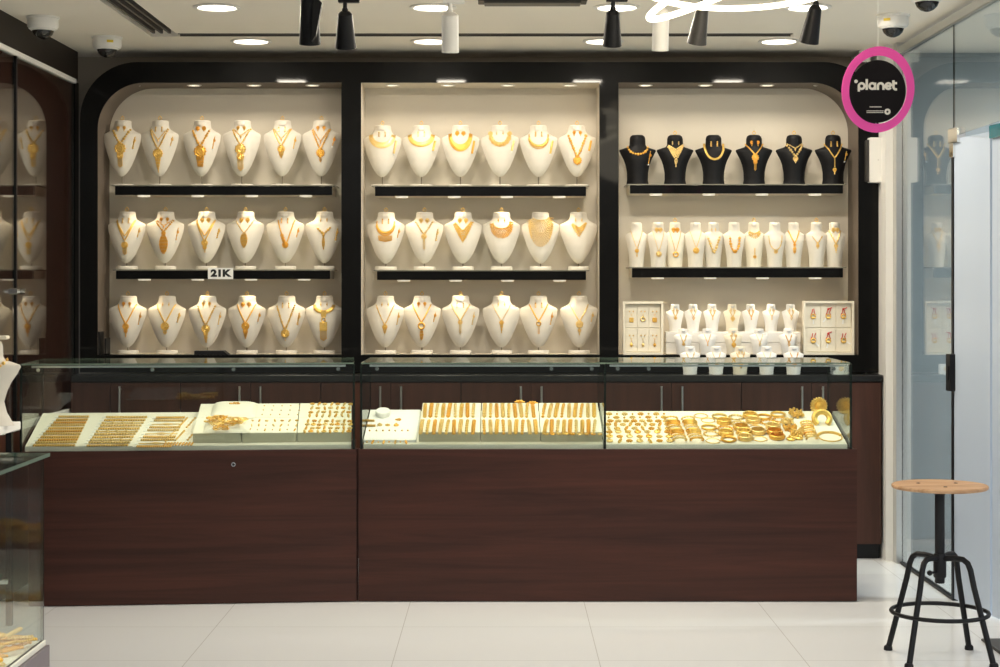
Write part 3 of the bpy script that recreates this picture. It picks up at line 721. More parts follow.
TOPW = {'SH': .046, 'BK': .043, 'NA': .030}
def necklace(fm, spec, loc, label, group, m):
    """spec: s = V | U | band | bib | fan | swag, u = depth of the lowest point, c = chain style, p = pendant pieces"""
    if fm.p is SHIELD:                            # necklaces on the tall white busts hang lower
        spec = dict(spec)
        for q in ('u', 'pu', 'u1', 'ch'):
            if q in spec: spec[q] *= 1.12 if spec.get('s', 'V') != 'bib' else 1.03
        if 'p' in spec: spec['p'] = [tuple([w[0]] + [e * 1.08 for e in w[1:]]) for w in spec['p']]
    J = Jewel(fm); g = spec.get
    a = g('a', .05); ua = g('ua', .048); u = g('u', .13); c = g('c', 'mid')
    b = MB(); root_done = False
    if g('s', 'V') in 'VU':
        J.chain(b, J.path(a, ua, u, g('s', 'V')), c)
        if 'd' in spec: J.chain(b, J.path(a * 1.0, ua + .006, u + spec['d'], g('s', 'V')), c)
        if 'ch' in spec: J.chain(b, J.path(a * .9, ua - .002, spec['ch'], 'V'), 'small'); J.pend(b, [('ball', .005), ('ball', .003)], fm.zt - spec['ch'])
    elif g('s') == 'band':
        J.band(b, a, u, g('a1', .07), g('u1', u + .03), ua); J.chain(b, J.path(a, ua, u, 'U'), 'thin')
        if 'fr' in spec:
            for x, z in J.path(g('a1', .07), ua, g('u1', u + .03), 'U', 26)[2:-2]: J.pend(b, [('ball', .0026), ('ball', .0034)], z, x)
    elif g('s') == 'bib':
        J.bib(b, a, u, g('a1', .07), g('u1', u + .05), ua, g('sh', 'U')); J.chain(b, J.path(a, ua, u, g('sh', 'U')), 'small')
    elif g('s') == 'swag':
        J.chain(b, J.path(.045, ua, u, 'V', cx=.008), 'mid')
        p = J.path(.045, ua, u, 'V', cx=.008); 
        for x, z in p[5:10]: J.disc(b, x, z, .008); 
    if g('s') == 'fl':
        for i, (x, z) in enumerate(J.path(.052, ua, u, 'U', 16)):
            J.disc(b, x, z, .0085 if i % 2 else .0115)
    o = b.build('gold_necklace', M[m], None, loc); tag(o, label, 'necklace', group)
    if 'p' in spec:
        pb = MB(); J.pend(pb, spec['p'], fm.zt - g('pu', u), spec.get('px', 0)); pb.build('pendant', M[m], o)
    return o
EAR = {}
def earring(fm, x, u, kind, m, loc, label, group):
    key = (id(fm), round(x, 3), kind, m)
    if key not in EAR:
        J = Jewel(fm); b = MB(); z = fm.zt - u
        if kind == 0: J.disc(b, x, z - .006, .0078); J.pend(b, [('drop', .006, .016)], z - .012, x)
        elif kind == 1: J.pend(b, [('ball', .0042), ('fringe', .0045, .022)], z, x)
        elif kind == 2: J.pend(b, [('disc', .0102), ('ball', .004)], z, x)
        else: J.pend(b, [('ball', .003), ('ball', .0045), ('ball', .003)], z, x)
        EAR[key] = b.mesh('gold_earring', M[m])
    return tag(link('gold_earring', EAR[key], None, loc), label, 'earring', group)
BR = {}
def bracelet(fm, x, u0, L, style, m, loc, label, group):
    key = (id(fm), x, u0, L, style, m)
    if key not in BR:
        J = Jewel(fm); b = MB(); p = [(x - .012 * t, fm.zt - u0 - L * t) for t in (0, .2, .4, .6, .8, 1)]
        J.chain(b, p, style)
        if style != 'thick': J.disc(b, x - .004, fm.zt - u0 - L * .35, .0075)
        tg = MB(); q = J.pt(p[-1][0], p[-1][1] - .004, .003); tg.box(q[0] - .006, q[0] + .004, q[1] - .0006, q[1] + .0006, q[2] - .004, q[2] + .002)
        BR[key] = (b.mesh('gold_bracelet', M[m]), tg.mesh('price_tag', M['tag'], False))
    o = tag(link('gold_bracelet', BR[key][0], None, loc), label, 'bracelet', group); link('price_tag', BR[key][1], o)
    return o
RING = MB().torus((0, 0, .012), .0085, .002, 16, 6, Matrix.Rotation(pi / 2, 3, 'X')).sphere((0, 0, .0215), .0042, 8, 5).mesh('gold_ring', M['gold'])

V = dict
DATA = {
 (0, 0): [(122.5, 'large round pendant above short fringe', V(u=.118, c='big', p=[('disc', .0245), ('disc', .0145), ('fringe', .013, .045)]), 0),
          (160, 'round pendant and long tapered tassel', V(u=.145, c='beads', ch=.098, p=[('disc', .022), ('drop', .014, .075)]), 1),
          (202, 'domed pendant and wide beaded drop', V(u=.130, c='big', p=[('disc', .0265), ('wide', .019, .055)]), 2),
          (242, 'two stacked medallions above fringe', V(u=.122, c='beads', ch=.078, p=[('disc', .0235), ('disc', .017), ('fringe', .016, .055)]), 0),
          (282.5, 'thin double chain and shield pendant', V(u=.128, c='mid', ch=.092, p=[('disc', .0165), ('drop', .014, .032)]), 1),
          (321.5, 'double strand and small medallion', V(u=.145, c='beads', ch=.104, p=[('disc', .0185), ('ball', .006), ('drop', .010, .018)]), 0)],
 (0, 1): [(127, 'long double strand and dangling tassel', V(u=.120, c='mid', d=.025, p=[('disc', .015), ('fringe', .012, .035)], pu=.150), 1),
          (165.5, 'choker and long leaf shaped tassel', V(u=.098, c='beads', ch=.070, p=[('disc', .010), ('leaf', .020, .095)]), 0),
          (206.5, 'double strand, two small stacked medallions', V(u=.118, c='mid', d=.03, p=[('disc', .0145), ('disc', .0095), ('fringe', .005, .018)], pu=.140), 2),
          (245.5, 'short chain and leaf cluster pendant', V(u=.105, c='small', p=[('leaf', .0165, .075)]), 2),
          (285.5, 'lopsided swag of gold flowers', V(s='swag', u=.165, p=[('disc', .014)], px=.006, pu=.150), 1),
          (324.5, 'branch chain and straight beaded drop', V(a=.040, ua=.085, u=.110, c='big', p=[('ball', .007), ('leaf', .007, .065)]), 3)],
 (0, 2): [(128, 'small disc and slim drop', V(u=.135, c='mid', p=[('disc', .0145), ('disc', .009), ('drop', .005, .025)]), 0),
          (167, 'round pendant and short tassel', V(u=.130, c='mid', p=[('disc', .0185), ('leaf', .009, .026)]), 3),
          (207.5, 'medallion with three hanging drops', V(u=.142, c='beads', p=[('disc', .019), ('disc', .010), ('disc', .008), ('drop', .008, .02)]), 0),
          (247, 'disc above slim flower drop', V(u=.130, c='mid', p=[('disc', .0175), ('disc', .011), ('drop', .010, .028)]), 2),
          (286.5, 'beaded chain and flower medallion', V(u=.165, c='beads', p=[('disc', .0185), ('ball', .003), ('drop', .003, .015)]), 1),
          (324.5, 'collar, tall rectangular plates and fringe', V(s='band', u=.070, a=.045, a1=.060, u1=.088, p=[('bar', .013, .035), ('ring', .012), ('bar', .019, .045), ('fringe', .018, .05)]), 3)],
 (1, 0): [(382.5, 'wide smooth band collar', V(s='band', u=.088, a=.052, a1=.073, u1=.117, ua=.052), 1),
          (421.5, 'band collar in separate plates', V(s='band', u=.088, a=.054, a1=.074, u1=.110, ua=.050), 1),
          (460.5, 'crescent collar with scalloped plates', V(s='band', u=.098, a=.048, a1=.066, u1=.132, ua=.045), 2),
          (500, 'thick collar of gold flowers', V(s='fl', u=.098), 3),
          (538.5, 'collar with radiating fringe', V(s='band', u=.100, a=.05, a1=.056, u1=.110, ua=.05, fr=1), 1),
          (577, 'beaded chain and oval pendant', V(u=.158, c='big', a=.052, p=[('disc', .0185), ('ball', .004)]), 0)],
 (1, 1): [(386, 'double strand collar with long fringe', V(s='band', u=.098, a=.046, a1=.052, u1=.107, ua=.05, fr=1, p=[('fringe', .036, .03)], pu=.116), 1),
          (424.5, 'flower drop and long thin tassel', V(u=.108, c='beads', p=[('disc', .0125), ('bar', .004, .015), ('fringe', .007, .042)]), 2),
          (463, 'pointed net bib', V(s='bib', sh='V', u=.100, a=.044, a1=.056, u1=.160, ua=.055), 2),
          (501.5, 'crescent bib in two tiers', V(s='bib', u=.090, a=.046, a1=.062, u1=.138, ua=.055), 3),
          (540.5, 'very large full chest bib', V(s='bib', u=.045, a=.040, a1=.068, u1=.182, ua=.030), 9),
          (578.5, 'small triangular net bib', V(s='bib', sh='V', u=.085, a=.038, a1=.042, u1=.132, ua=.06), 3)],
 (1, 2): [(385.5, 'thin chain and small flower drop', V(u=.140, c='small', p=[('disc', .0115), ('drop', .010, .026)]), 3),
          (422, 'open ring and twisted tassel', V(u=.128, c='mid', p=[('ring', .0185), ('leaf', .009, .055)]), 0),
          (460.5, 'knot and slim tassel', V(u=.118, c='mid', p=[('disc', .0105), ('fringe', .007, .05)]), 1),
          (501.5, 'thin chain and small slender tassel', V(u=.120, c='thin', p=[('disc', .010), ('drop', .008, .045)]), 3),
          (538.5, 'looped ring and tassel', V(u=.122, c='mid', p=[('ring', .013), ('fringe', .006, .042)]), 1),
          (579, 'flower and two part drop', V(u=.122, c='mid', p=[('disc', .0165), ('ball', .004), ('disc', .008), ('drop', .006, .018)]), 9)],
 (2, 0): [(637.5, 'heavy curb link chain worn short', V(s='U', u=.108, c='big', a=.056, ua=.055), 9),
          (675, 'fan shaped filigree bib', V(s='bib', sh='V', u=.082, a=.040, a1=.045, u1=.140, ua=.055, p=[('drop', .010, .04)], pu=.138), 3),
          (713.5, 'thick smooth rope chain', V(s='U', u=.136, c='thick', a=.052, ua=.05), 1),
          (754, 'chain with round medallion and tassel', V(u=.110, c='mid', p=[('disc', .0165), ('disc', .010), ('fringe', .007, .035)]), 0),
          (794, 'beads and flower medallion', V(u=.120, c='big', a=.048, ch=.075, p=[('disc', .0125), ('drop', .008, .014)]), 9),
          (833, 'thin lariat chain, long drop', V(u=.128, c='mid', p=[('fringe', .0025, .055), ('disc', .009), ('drop', .006, .018)]), 1)],
}
NA_DATA = [(636, 'thin chain and tiny disc drop', V(u=.145, c='thin', p=[('disc', .010), ('drop', .004, .026)]), 9),
  (657.5, 'hair thin chain and round coin', V(u=.160, c='thin', p=[('disc', .0135)]), 2), (674.5, 'thin chain and open swirl pendant', V(u=.160, c='thin', p=[('ring', .0155)]), 2),
  (694.5, 'hair thin chain and medallion', V(u=.140, c='thin', p=[('disc', .0145)]), 9), (712.5, 'chunky gold beads', V(s='V', u=.168, c='big', a=.034, ua=.075), 3),
  (733, 'gold discs of rising size', V(s='U', u=.160, c='big', a=.026, ua=.075, p=[('disc', .009)], pu=.150), 9), (753, 'collar cluster and long drop', V(s='bib', u=.060, a=.025, a1=.032, u1=.085, ua=.045, p=[('fringe', .002, .04), ('disc', .008)], pu=.140), 9),
  (773.5, 'five hanging coins', V(s='U', u=.150, c='small', a=.036, ua=.07, p=[('disc', .010)]), 9), (792.5, 'thin chain and narrow tassel', V(u=.115, c='mid', a=.030, p=[('disc', .007), ('leaf', .008, .045)]), 9),
  (815, 'branch chain and leaf drop', V(u=.115, c='small', a=.028, ua=.075, p=[('leaf', .008, .03)]), 9), (833.5, 'thicker chain and leaf drop', V(u=.118, c='mid', a=.030, p=[('disc', .010), ('drop', .008, .03)]), 2)]
YB = 9.31
ROWN = ['top shelf', 'middle shelf', 'bottom ledge']
def dress(fm, loc, desc, where, bi, spec, ek, m, ring=True, brace=True, ex=.017, eu=.036):
    necklace(fm, spec, loc, f'gold necklace, {desc}, {where}', 'necklaces on the wall busts', m)
    if ek != 9:
        for sgn, nm in ((-1, 'left'), (1, 'right')):
            earring(fm, sgn * ex, eu, ek, m, loc, f'small gold earring on the {nm} of the neck, {where}', 'earrings on the wall busts')
    if ring:
        tag(link('gold_ring', RING, None, (loc[0], loc[1], loc[2] + fm.zt)), f'gold ring standing on top of the neck, {where}', 'ring', 'rings on the wall busts')
for (bi, ri), row in DATA.items():
    for i, (px, desc, spec, ek) in enumerate(row):
        dark = bi == 2; fm = F_BK if dark else (F_S2 if ri else (F_SB if bi else F_SH)); m = GOLDS[(i * 5 + ri + bi) % 3]
        if bi == 0: m = GOLDS[(0, 0, 2)[(i + ri) % 3]]
        loc = (X(px, YB), YB, zs[bi, ri])
        where = f'{ORD[i+1]} from left, {BN[bi]} {ROWN[ri]}'
        o = tag(link('necklace_bust', ME_BK if dark else (ME_S2 if ri else (ME_SB if bi else ME_SH)), None, loc), f'{"black" if dark else "white"} bust with {desc}, {where}', 'bust', f'busts on the {ROWN[ri]} of the {BN[bi]}')
        if not dark:
            link('stem', STEM, o); link('base', BASE if ri == 0 else BASE2, o); link('earring_flap', FL_S2 if ri else (FL_SB if bi else FL_SH), o)
        dress(fm, loc, desc, where, bi, spec, ek, m, ring=not (bi, ri, i) in ((0, 0, 3), (1, 1, 4), (2, 0, 0), (2, 0, 2)))
        if spec.get('s') not in ('bib',) and (bi, ri, i) not in ((0, 0, 3), (0, 1, 3), (0, 2, 5), (2, 0, 2), (2, 0, 3), (2, 0, 4), (1, 2, 3)):
            bracelet(fm, .076 if not dark else .070, .088, .055 if (i + ri) % 2 else .07, 'thick' if bi == 1 and ri == 0 else ('beads' if (i + ri + bi) % 3 == 0 and (bi, ri) != (1, 2) else 'small'), m, loc, f'gold bracelet hanging from the right shoulder, {where}', 'bracelets on the wall busts')
for i, (px, desc, spec, ek) in enumerate(NA_DATA):
    loc = (X(px, YB), YB - .03 - .012 * (i % 2), zs[2, 1]); where = f'{ORD[i+1]} from left, right bay middle shelf'
    cr = i in (2, 6)
    o = tag(link('necklace_bust', ME_NAC if cr else ME_NA, None, loc), f'narrow {"cream" if cr else "white"} bust, {desc}, {where}', 'bust', 'narrow busts on the middle shelf of the right bay'); link('earring_flap', FL_NA, o)
    spec = dict(spec); spec.setdefault('a', .032); spec.setdefault('ua', .046)
    dress(F_NA, loc, desc, where, 2, spec, ek, GOLDS[i % 3], ring=i in (2, 6, 9), ex=.010, eu=.030)

# ------------------------------------------------------------------ right bay bottom: riser, small busts, pendant boards
zr = Zh(331.5, 9.33)
r = thing('display_riser', 'white stepped riser behind the small busts on the right bay ledge', 'display riser', (X(732, 9.33), 9.33, zf))
hw = 67 / F * 9.33; rh = zr - zf
for i, n in enumerate((4, 4)):
    for j in range(n):
        x0 = -hw + 2 * hw * j / n; MB().box(x0 + .001, x0 + 2 * hw / n - .001, -.05, .07, rh * i / 2 + (.0015 if i else 0), rh * (i + 1) / 2 - .001, bev=.002).build('riser_block', M['mini'], r, smooth=False)
MINI = [('m1', F_M1, ME_M1, ME_M1C, 'back row on the riser', [675, 693, 712, 732, 750.5, 771, 790.5], 9.335, zr, .094),
        ('m2', F_M2, ME_M2, ME_M2C, 'middle row before the riser', [683, 707, 733, 759, 788], 9.235, zf, .088),
        ('m3', F_M3, ME_M3, ME_M3C, 'front row at the glass counter', [690, 716, 740, 766.5, 793.5], 9.095, .982, .10)]
for nm, fm, me, mec, rown, pxs, Y, z, u in MINI:
    for i, px in enumerate(pxs):
        cr = (nm == 'm1' and i == 3) or (nm != 'm1' and i == 2)
        loc = (X(px, Y), Y, z); where = f'{ORD[i+1]} from left, {rown}, right bay'
        o = tag(link('necklace_bust', mec if cr else me, None, loc), f'small {"cream" if cr else "white"} bust, {where}', 'bust', 'small busts at the foot of the right bay'); link('earring_flap', FL_M[nm], o)
        pk = [[('ball', .003), ('drop', .003, .012)], [('disc', .008)], [('ring', .007), ('ball', .003)], [('disc', .010), ('ball', .003)]][(i * 3 + len(nm) + int(px)) % 4]
        if cr: pk = [('disc', .011), ('ball', .004)]
        necklace(fm, V(u=u * (.72 if nm == 'm1' else .86), c='thin' if (i % 2 and not cr) else 'small', a=.018 if nm != 'm3' else .022, ua=.03, p=pk), loc, f'fine gold chain with pendant, {where}', 'fine chains on the small busts', GOLDS[(i + 1) % 3])
        if nm == 'm1' or cr:
            for sgn, sn in ((-1, 'left'), (1, 'right')): earring(fm, sgn * .008, .022, 3, 'gold2', loc, f'gold stud, {sn} of neck, {where}', 'studs on the small busts')
# low white card with a gold piece at the far right
r = thing('pendant_card', 'low white card holding one gold disc, right end behind the counter glass', 'card', (X(841, 9.09), 9.09, .982))
MB().box(-.04, .04, -.004, .004, 0, .056, bev=.001).build('card', M['tag'], r, smooth=False)
o = tag(MB().torus((0, 0, 0), .010, .004, 14, 6, Matrix.Rotation(pi / 2, 3, 'X')).sphere((0, 0, 0), .006, 8, 5, (1, .5, 1)).build('gold_pendant', M['gold'], None, (X(841, 9.09), 9.082, 1.012)), 'gold disc pendant on the low white card at the right end', 'pendant')

def board(px0, px1, py0, py1, Y, label, m):
    a, b = X(px0, Y), X(px1, Y); z1 = Zh(py0, Y); h_ = (b - a) / 2; hz = z1 - zf
    r = thing('pendant_board', label, 'display board', ((a + b) / 2, Y, zf), group='pendant display boards')
    fb = holed('frame', [[(-h_, 0), (h_, 0), (h_, hz), (-h_, hz)], [(-h_ + .012, .012), (h_ - .012, .012), (h_ - .012, hz - .012), (-h_ + .012, hz - .012)]], -.02, .02, m, r)
    MB().box(-h_ + .01, h_ - .01, .006, .018, .01, hz - .01).build('backing', m, r, smooth=False)
    cells = []
    cw = (2 * h_ - .028) / 3; ch = (hz - .028) / 2
    for j in range(2):
        for i in range(3):
            x0 = -h_ + .014 + cw * i; z0 = .014 + ch * (1 - j)
            MB().box(x0 + .002, x0 + cw - .002, .001, .006, z0 + .002, z0 + ch - .002, bev=.0015).build('pad', m, r, smooth=False)
            cells.append((r.location.x + x0 + cw / 2, Y + .001, zf + z0 + ch / 2, j, i))
    return cells
RN = ['upper', 'lower']; CN = ['left', 'middle', 'right']
for n, (x, y, z, j, i) in enumerate(board(623, 663, 301.5, 353.5, 9.20, 'cream board with six pads of pendant and earring sets, right bay left end', M['cream'])):
    b = MB(); b.tube([(-.004, 0, .012), (0, -.002, .0), (.004, 0, .012)], .0012, 5)
    if n in (0, 2): b.box(-.012, .012, -.004, 0, -.034, -.008, bev=.002); b.torus((0, -.003, -.02), .008, .002, 12, 5, Matrix.Rotation(pi / 2, 3, 'X'))
    elif n == 1: b.torus((0, -.003, -.016), .011, .004, 14, 6, Matrix.Rotation(pi / 2, 3, 'X')); b.sphere((0, -.003, -.004), .006, 7, 5)
    else: b.tube([(0, -.002, 0), (0, -.002, -.02)], .0012, 5); b.sphere((0, -.003, -.026), .008, 8, 6, (1, .6, 1.3))
    tag(b.build('gold_pendant', M[GOLDS[n % 3]], None, (x, y - .001, z)), f'gold pendant on the {RN[j]} {CN[i]} pad of the cream board', 'pendant', 'pendants on the cream board')
    for s_, sn in ((-1, 'left'), (1, 'right')):
        tag(MB().sphere((0, 0, 0), .0035, 7, 5, (1.3, .7, .8)).sphere((0, 0, -.004), .002, 6, 4).build('gold_stud', M['gold'], None, (x + s_ * .010, y - .002, z + .026)), f'{sn} gold stud on the {RN[j]} {CN[i]} pad of the cream board', 'earring', 'studs on the cream board')
for n, (x, y, z, j, i) in enumerate(board(803, 853.5, 301, 353.5, 9.20, 'cream board with six red corded gold pieces, right bay right end', M['cream'])):
    o = tag(MB().torus((0, -.003, -.004), .012, .0035, 16, 6, Matrix.Rotation(pi / 2, 3, 'X')).sphere((0, -.004, -.012), .0085, 8, 5, (1.2, .6, .8)).build('gold_charm', M['gold'], None, (x, y - .001, z)), f'gold charm on red cord, {RN[j]} {CN[i]} pad of the right board', 'charm', 'red corded charms')
    b = MB(); w = .011
    b.tube([(-w, -.002, -.008), (-w * 1.1, -.002, .006), (-.006, -.003, .018), (-.003, -.002, .036)], .0022, 5); b.tube([(w, -.002, -.008), (w * 1.1, -.002, .006), (.006, -.003, .018), (.003 + .012 * (n % 2), -.002, .038)], .0022, 5)
    if n in (1, 2, 4): b.sphere((.0, -.004, .036), .006, 7, 5); b.tube([(.0, -.003, .036), (.02, -.003, .044)], .0026, 5)
    b.build('red_cord', M['red'], o)
    MB().box(-.0035, .0035, -.0045, -.0035, -.045, -.02).build('price_tag', M['tag'], o, rot=(0, radians((0, 40, 5, -40, 10, -60)[n]), 0), smooth=False)

# black box and thin black stand on the left bay ledge
tag(MB().prism([(X(195, 9.18), zf), (X(229, 9.18), zf), (X(224, 9.18), zf + .022), (X(195, 9.18), zf + .022)], 9.155, 9.235).build('black_tray', M['darkm'], smooth=False), 'flat black box lying before the third bust of the left bay ledge', 'box')
bs = MB()
for q in (0, .035): bs.box(X(97.5, 9.2) + .012 + q, X(97.5, 9.2) + .020 + q, 9.16, 9.26, zf, zf + .125 - q)
bs.box(X(97.5, 9.2) + .012, X(97.5, 9.2) + .055, 9.16, 9.26, zf, zf + .006)
tag(bs.build('black_stand', M['darkm'], smooth=False), 'thin black leaflet stand at the left end of the left bay ledge', 'stand')

# ------------------------------------------------------------------ back base cabinets and worktop
YC = 9.03
x = 2.012
widths = [.745] * 5 + [.585]
for ci, w in enumerate(widths):
    r = thing('base_cabinet', f'dark walnut two-door base cabinet under the display wall, {ORD[ci+1]} from the right', 'cabinet', (x - w / 2, YC, 0), group='base cabinets under the display wall')
    h_ = w / 2 - .001
    MB().box(-h_, h_, .02, .43, .08, .945).build('carcass', M['backwood'], r, smooth=False)
    MB().box(-h_, h_, .05, .40, 0, .08).build('plinth', M['darkm'], r, smooth=False)
    sp_ = 0 if ci < 5 else h_ - .3725             # the last unit has a full door and a narrow one
    for s_ in (-1, 1):
        d = MB().box((-h_ if s_ < 0 else sp_) + .0015, (sp_ if s_ < 0 else h_) - .0015, 0, .019, .085, .942, bev=.001).build('door', M['backwood'], r, smooth=False)
        if ci == 5 and s_ < 0: continue
        hb = MB(); hx = sp_ + s_ * .055; hb.tube([(hx, -.026, Zh(386, YC)), (hx, -.026, Zh(424, YC))], .006, 8)
        for zz in (Zh(389, YC), Zh(421, YC)): hb.tube([(hx, -.026, zz), (hx, .0, zz)], .004, 6)
        hb.build('handle', M['steel'], d)
    x -= w
wt = MB(); wt.box(-2.29, 2.016, YC - .008, 9.149, .946, .982, bev=.003)
tag(wt.build('worktop', M['worktop'], smooth=False), 'long black gloss worktop on the base cabinets under the display wall', 'worktop')

# ------------------------------------------------------------------ the glass counters
def rayplane(px, py, p0, n):
    d = Vector(((px - CX) / F, 1, -(py - CY) / F)); o = Vector((0, 0, H)); t = (Vector(p0) - o).dot(n) / d.dot(n); return o + d * t
CB, CT = .704, 1.103
SL = .268                                       # slope of the display decks
def counter(root, x0, x1, divs, ends):
    GL = [M['glass'], M['edge']]; GT = [M['glass'], M['edgel']]
    D = .55; g = .008
    MB().box(x0 + g, x1 - g, 0, D, CT - .007, CT).build('glass_top', GT, root, smooth=False)
    top = root.children[-1]
    for i, p in enumerate(top.data.polygons): p.material_index = 0 if abs(p.normal.z) > .5 else 1
    MB().slab(x0 + g, x1 - g, .006, .006 + g, CB, CT - .010, 'y').build('front_pane', GL, root, smooth=False)
    for xe in ends: MB().slab(xe - g / 2, xe + g / 2, .014, D, CB, CT - .010, 'x').build('end_pane', GL, root, smooth=False)
    for xd in divs: MB().slab(xd - g / 2, xd + g / 2, .014, D, CB, CT - .010, 'x').build('divider_pane', GL, root, smooth=False)
    # corner posts: dark glued glass edges
    for xe in list(ends) + list(divs): MB().box(xe - .005, xe + .005, .002, .013, CB, CT - .007).build('corner_edge', M['edge'], root, smooth=False)
    for xe in [x0 + .08, x1 - .08] + [d + s_ * .06 for d in divs for s_ in (-1, 1)] + [x0 + .65 * (x1 - x0) * .6, x0 + .5 * (x1 - x0) + .2]:
        MB().lathe([(.009, 0), (.009, .010), (.005, .012)], (xe, .018, CT - .030), 14, Matrix.Rotation(-pi / 2, 3, 'X')).build('glass_fitting', M['chrome'], root)
def wedge(b, x0, x1, y0, y1, z0, h, mi_side=0):     # slab of thickness h whose top rises with the deck slope
    n0 = len(b.v); c = z0 + SL * (y1 - y0)
    b.v += [(x0, y0, z0 - h), (x1, y0, z0 - h), (x1, y1, c - h), (x0, y1, c - h), (x0, y0, z0), (x1, y0, z0), (x1, y1, c), (x0, y1, c)]
    for i, q in enumerate(((3, 2, 1, 0), (4, 5, 6, 7), (0, 1, 5, 4), (1, 2, 6, 5), (2, 3, 7, 6), (3, 0, 4, 7))): b.quad([n0 + k for k in q], mi_side if i == 2 else 0)
def base(root, x0, x1, body='base_body'):
    MB().box(x0 + .002, x1 - .002, .018, .54, 0, CB - .002).build('carcass', M['laminate'], root, smooth=False)
    MB().box(x0, x1, 0, .017, .004, CB, bev=.0015).build('front_panel', M['laminate'], root, smooth=False)

TH = math.atan2(.13, 1.5155)
LC = thing('glass_counter', 'left glass-topped jewellery counter with dark walnut base and lock', 'counter', (-.675, 7.83, 0), (0, 0, TH), group='glass jewellery counters')
LW = 1.521
MB().box(-.03, .0088, .03, .06, 0, CB).build('filler_strip', M['laminate'], LC, smooth=False); base(LC, -LW + .04, 0); counter(LC, -LW, -.004, [], [-LW + .006, -.012])
lkk = MB(); lkk.lathe([(.010, 0), (.010, .004), (.0065, .004)], (0, 0, 0), 16, Matrix.Rotation(pi / 2, 3, 'X')); lk_ = lkk.build('lock', M['chrome'], LC, loc=(-(357 - 236.5) / 217 * 1.01, -.0005, Zh(463.5, 7.82)))
MB().lathe([(.007, .003), (.006, .0046), (.0005, .0046)], (0, 0, 0), 14, Matrix.Rotation(pi / 2, 3, 'X')).build('keyhole', M['darkm'], lk_)
RC = thing('glass_counter', 'right long glass-topped jewellery counter with dark walnut base, divided once', 'counter', (0, 7.83, 0), group='glass jewellery counters')
RX0, RX1 = X(358.5, 7.83), X(857, 7.83)
base(RC, RX0, RX1); counter(RC, RX0 + .004, X(852, 7.83), [X(605, 7.83)], [RX0 + .012, X(851, 7.83)])
DZ, DY0, DY1 = .724, .022, .47
dk = MB(); wedge(dk, -LW + .02, -.024, DY0, DY1, DZ, .022); dk.build('display_deck', [M['deck']], LC, smooth=False)
for a, b in ((RX0 + .022, X(603.5, 7.83)), (X(606.5, 7.83), X(850, 7.83) - .008)):
    dk = MB(); wedge(dk, a, b, DY0, DY1, DZ, .022); dk.build('display_deck', [M['deck']], RC, smooth=False)
for root, x0, x1 in ((LC, -LW + .05, -.05), (RC, RX0 + .05, X(600, 7.83)), (RC, X(610, 7.83), X(846, 7.83))):
    lb = MB().box(x0, x1, .020, .032, CT - .020, CT - .0105).build('led_strip', M['steel'], root, smooth=False)
    light('AREA', 'case_light', root, ((x0 + x1) / 2, .034, CT - .022), E_CASE * (x1 - x0) * 3, (1, .90, .70), target=((x0 + x1) / 2, .30, .78), size=x1 - x0, sy=.01)

class Deck:                                      # a sloped surface of one counter; items are laid on it where they are seen
    def __init__(s, root, lift=0.0):
        bpy.context.view_layer.update(); Mx = root.matrix_world
        s.p0 = Mx @ Vector((0, DY0, DZ + lift)); s.th = root.rotation_euler.z
        s.n = (Mx.to_3x3() @ Vector((0, -SL, 1))).normalized(); s.rot = (math.atan(SL), 0, s.th); s.R = Mx.to_3x3() @ Matrix.Rotation(math.atan(SL), 3, 'X')
    def at(s, px, py): return rayplane(px, py, s.p0, s.n)
    def put(s, name, me, px, py, label, cat, group, yaw=0, up=0.0):
        p = s.at(px, py) + s.n * up
        R = (s.R @ Matrix.Rotation(radians(yaw), 3, 'Z')).to_euler()
        return tag(link(name, me, None, p, R), label, cat, group)
DL, DLT = Deck(LC), Deck(LC, .046); DR_, DRT = Deck(RC), Deck(RC, .046)

# item meshes, lying on z = 0 (x right, y away from the viewer)
def strip_mesh(kind, L, m, along='x', w=.006):
    b = MB(); n = int(L / (w * .8)); 
    def pt(t, o=0, z=0): return (t, o, z) if along == 'x' else (o, t, z)
    for i in range(n):
        t = -L / 2 + L * (i + .5) / n
        if kind == 0: b.sphere(pt(t, 0, w * .35), w * .5, 6, 4, (1, 1, .7))
        elif kind == 1:
            for o in (-w * .4, w * .4): b.sphere(pt(t, o, w * .3), w * .42, 5, 4, (1, 1, .7))
        elif kind == 2:
            b.sphere(pt(t, 0, w * .3), w * (.65 if i % 4 == 0 else .32), 6, 4, (1, 1, .6))
        else: b.sphere(pt(t, 0, w * .3), w * (.35 + .75 * max(0, 1 - abs(t) / (L * .22))), 6, 4, (.8, 1, .5))
    b.tube([pt(-L / 2, 0, w * .2), pt(L / 2, 0, w * .2)], w * .22, 5)
    return b.mesh('gold_bracelet', M[m])
TAGM = MB().box(-.0145, -.001, -.005, .005, 0, .0015).box(.0, .006, -.0006, .0006, 0, .001).mesh('price_tag', M['tag'], False)
STR = {(k, m): strip_mesh(k, .215, m, w=(.017, .015, .015, .011)[k]) for k in range(4) for m in GOLDS}
cols = [((75, 448), (92, 415), (26, 447), (54, 415.5), 'leftmost', 11), ((128, 448.5), (150, 415), (80, 447), (100, 416), 'second', 11), ((172, 448.5), (188, 417), (130, 448), (151, 416), 'third', 10)]
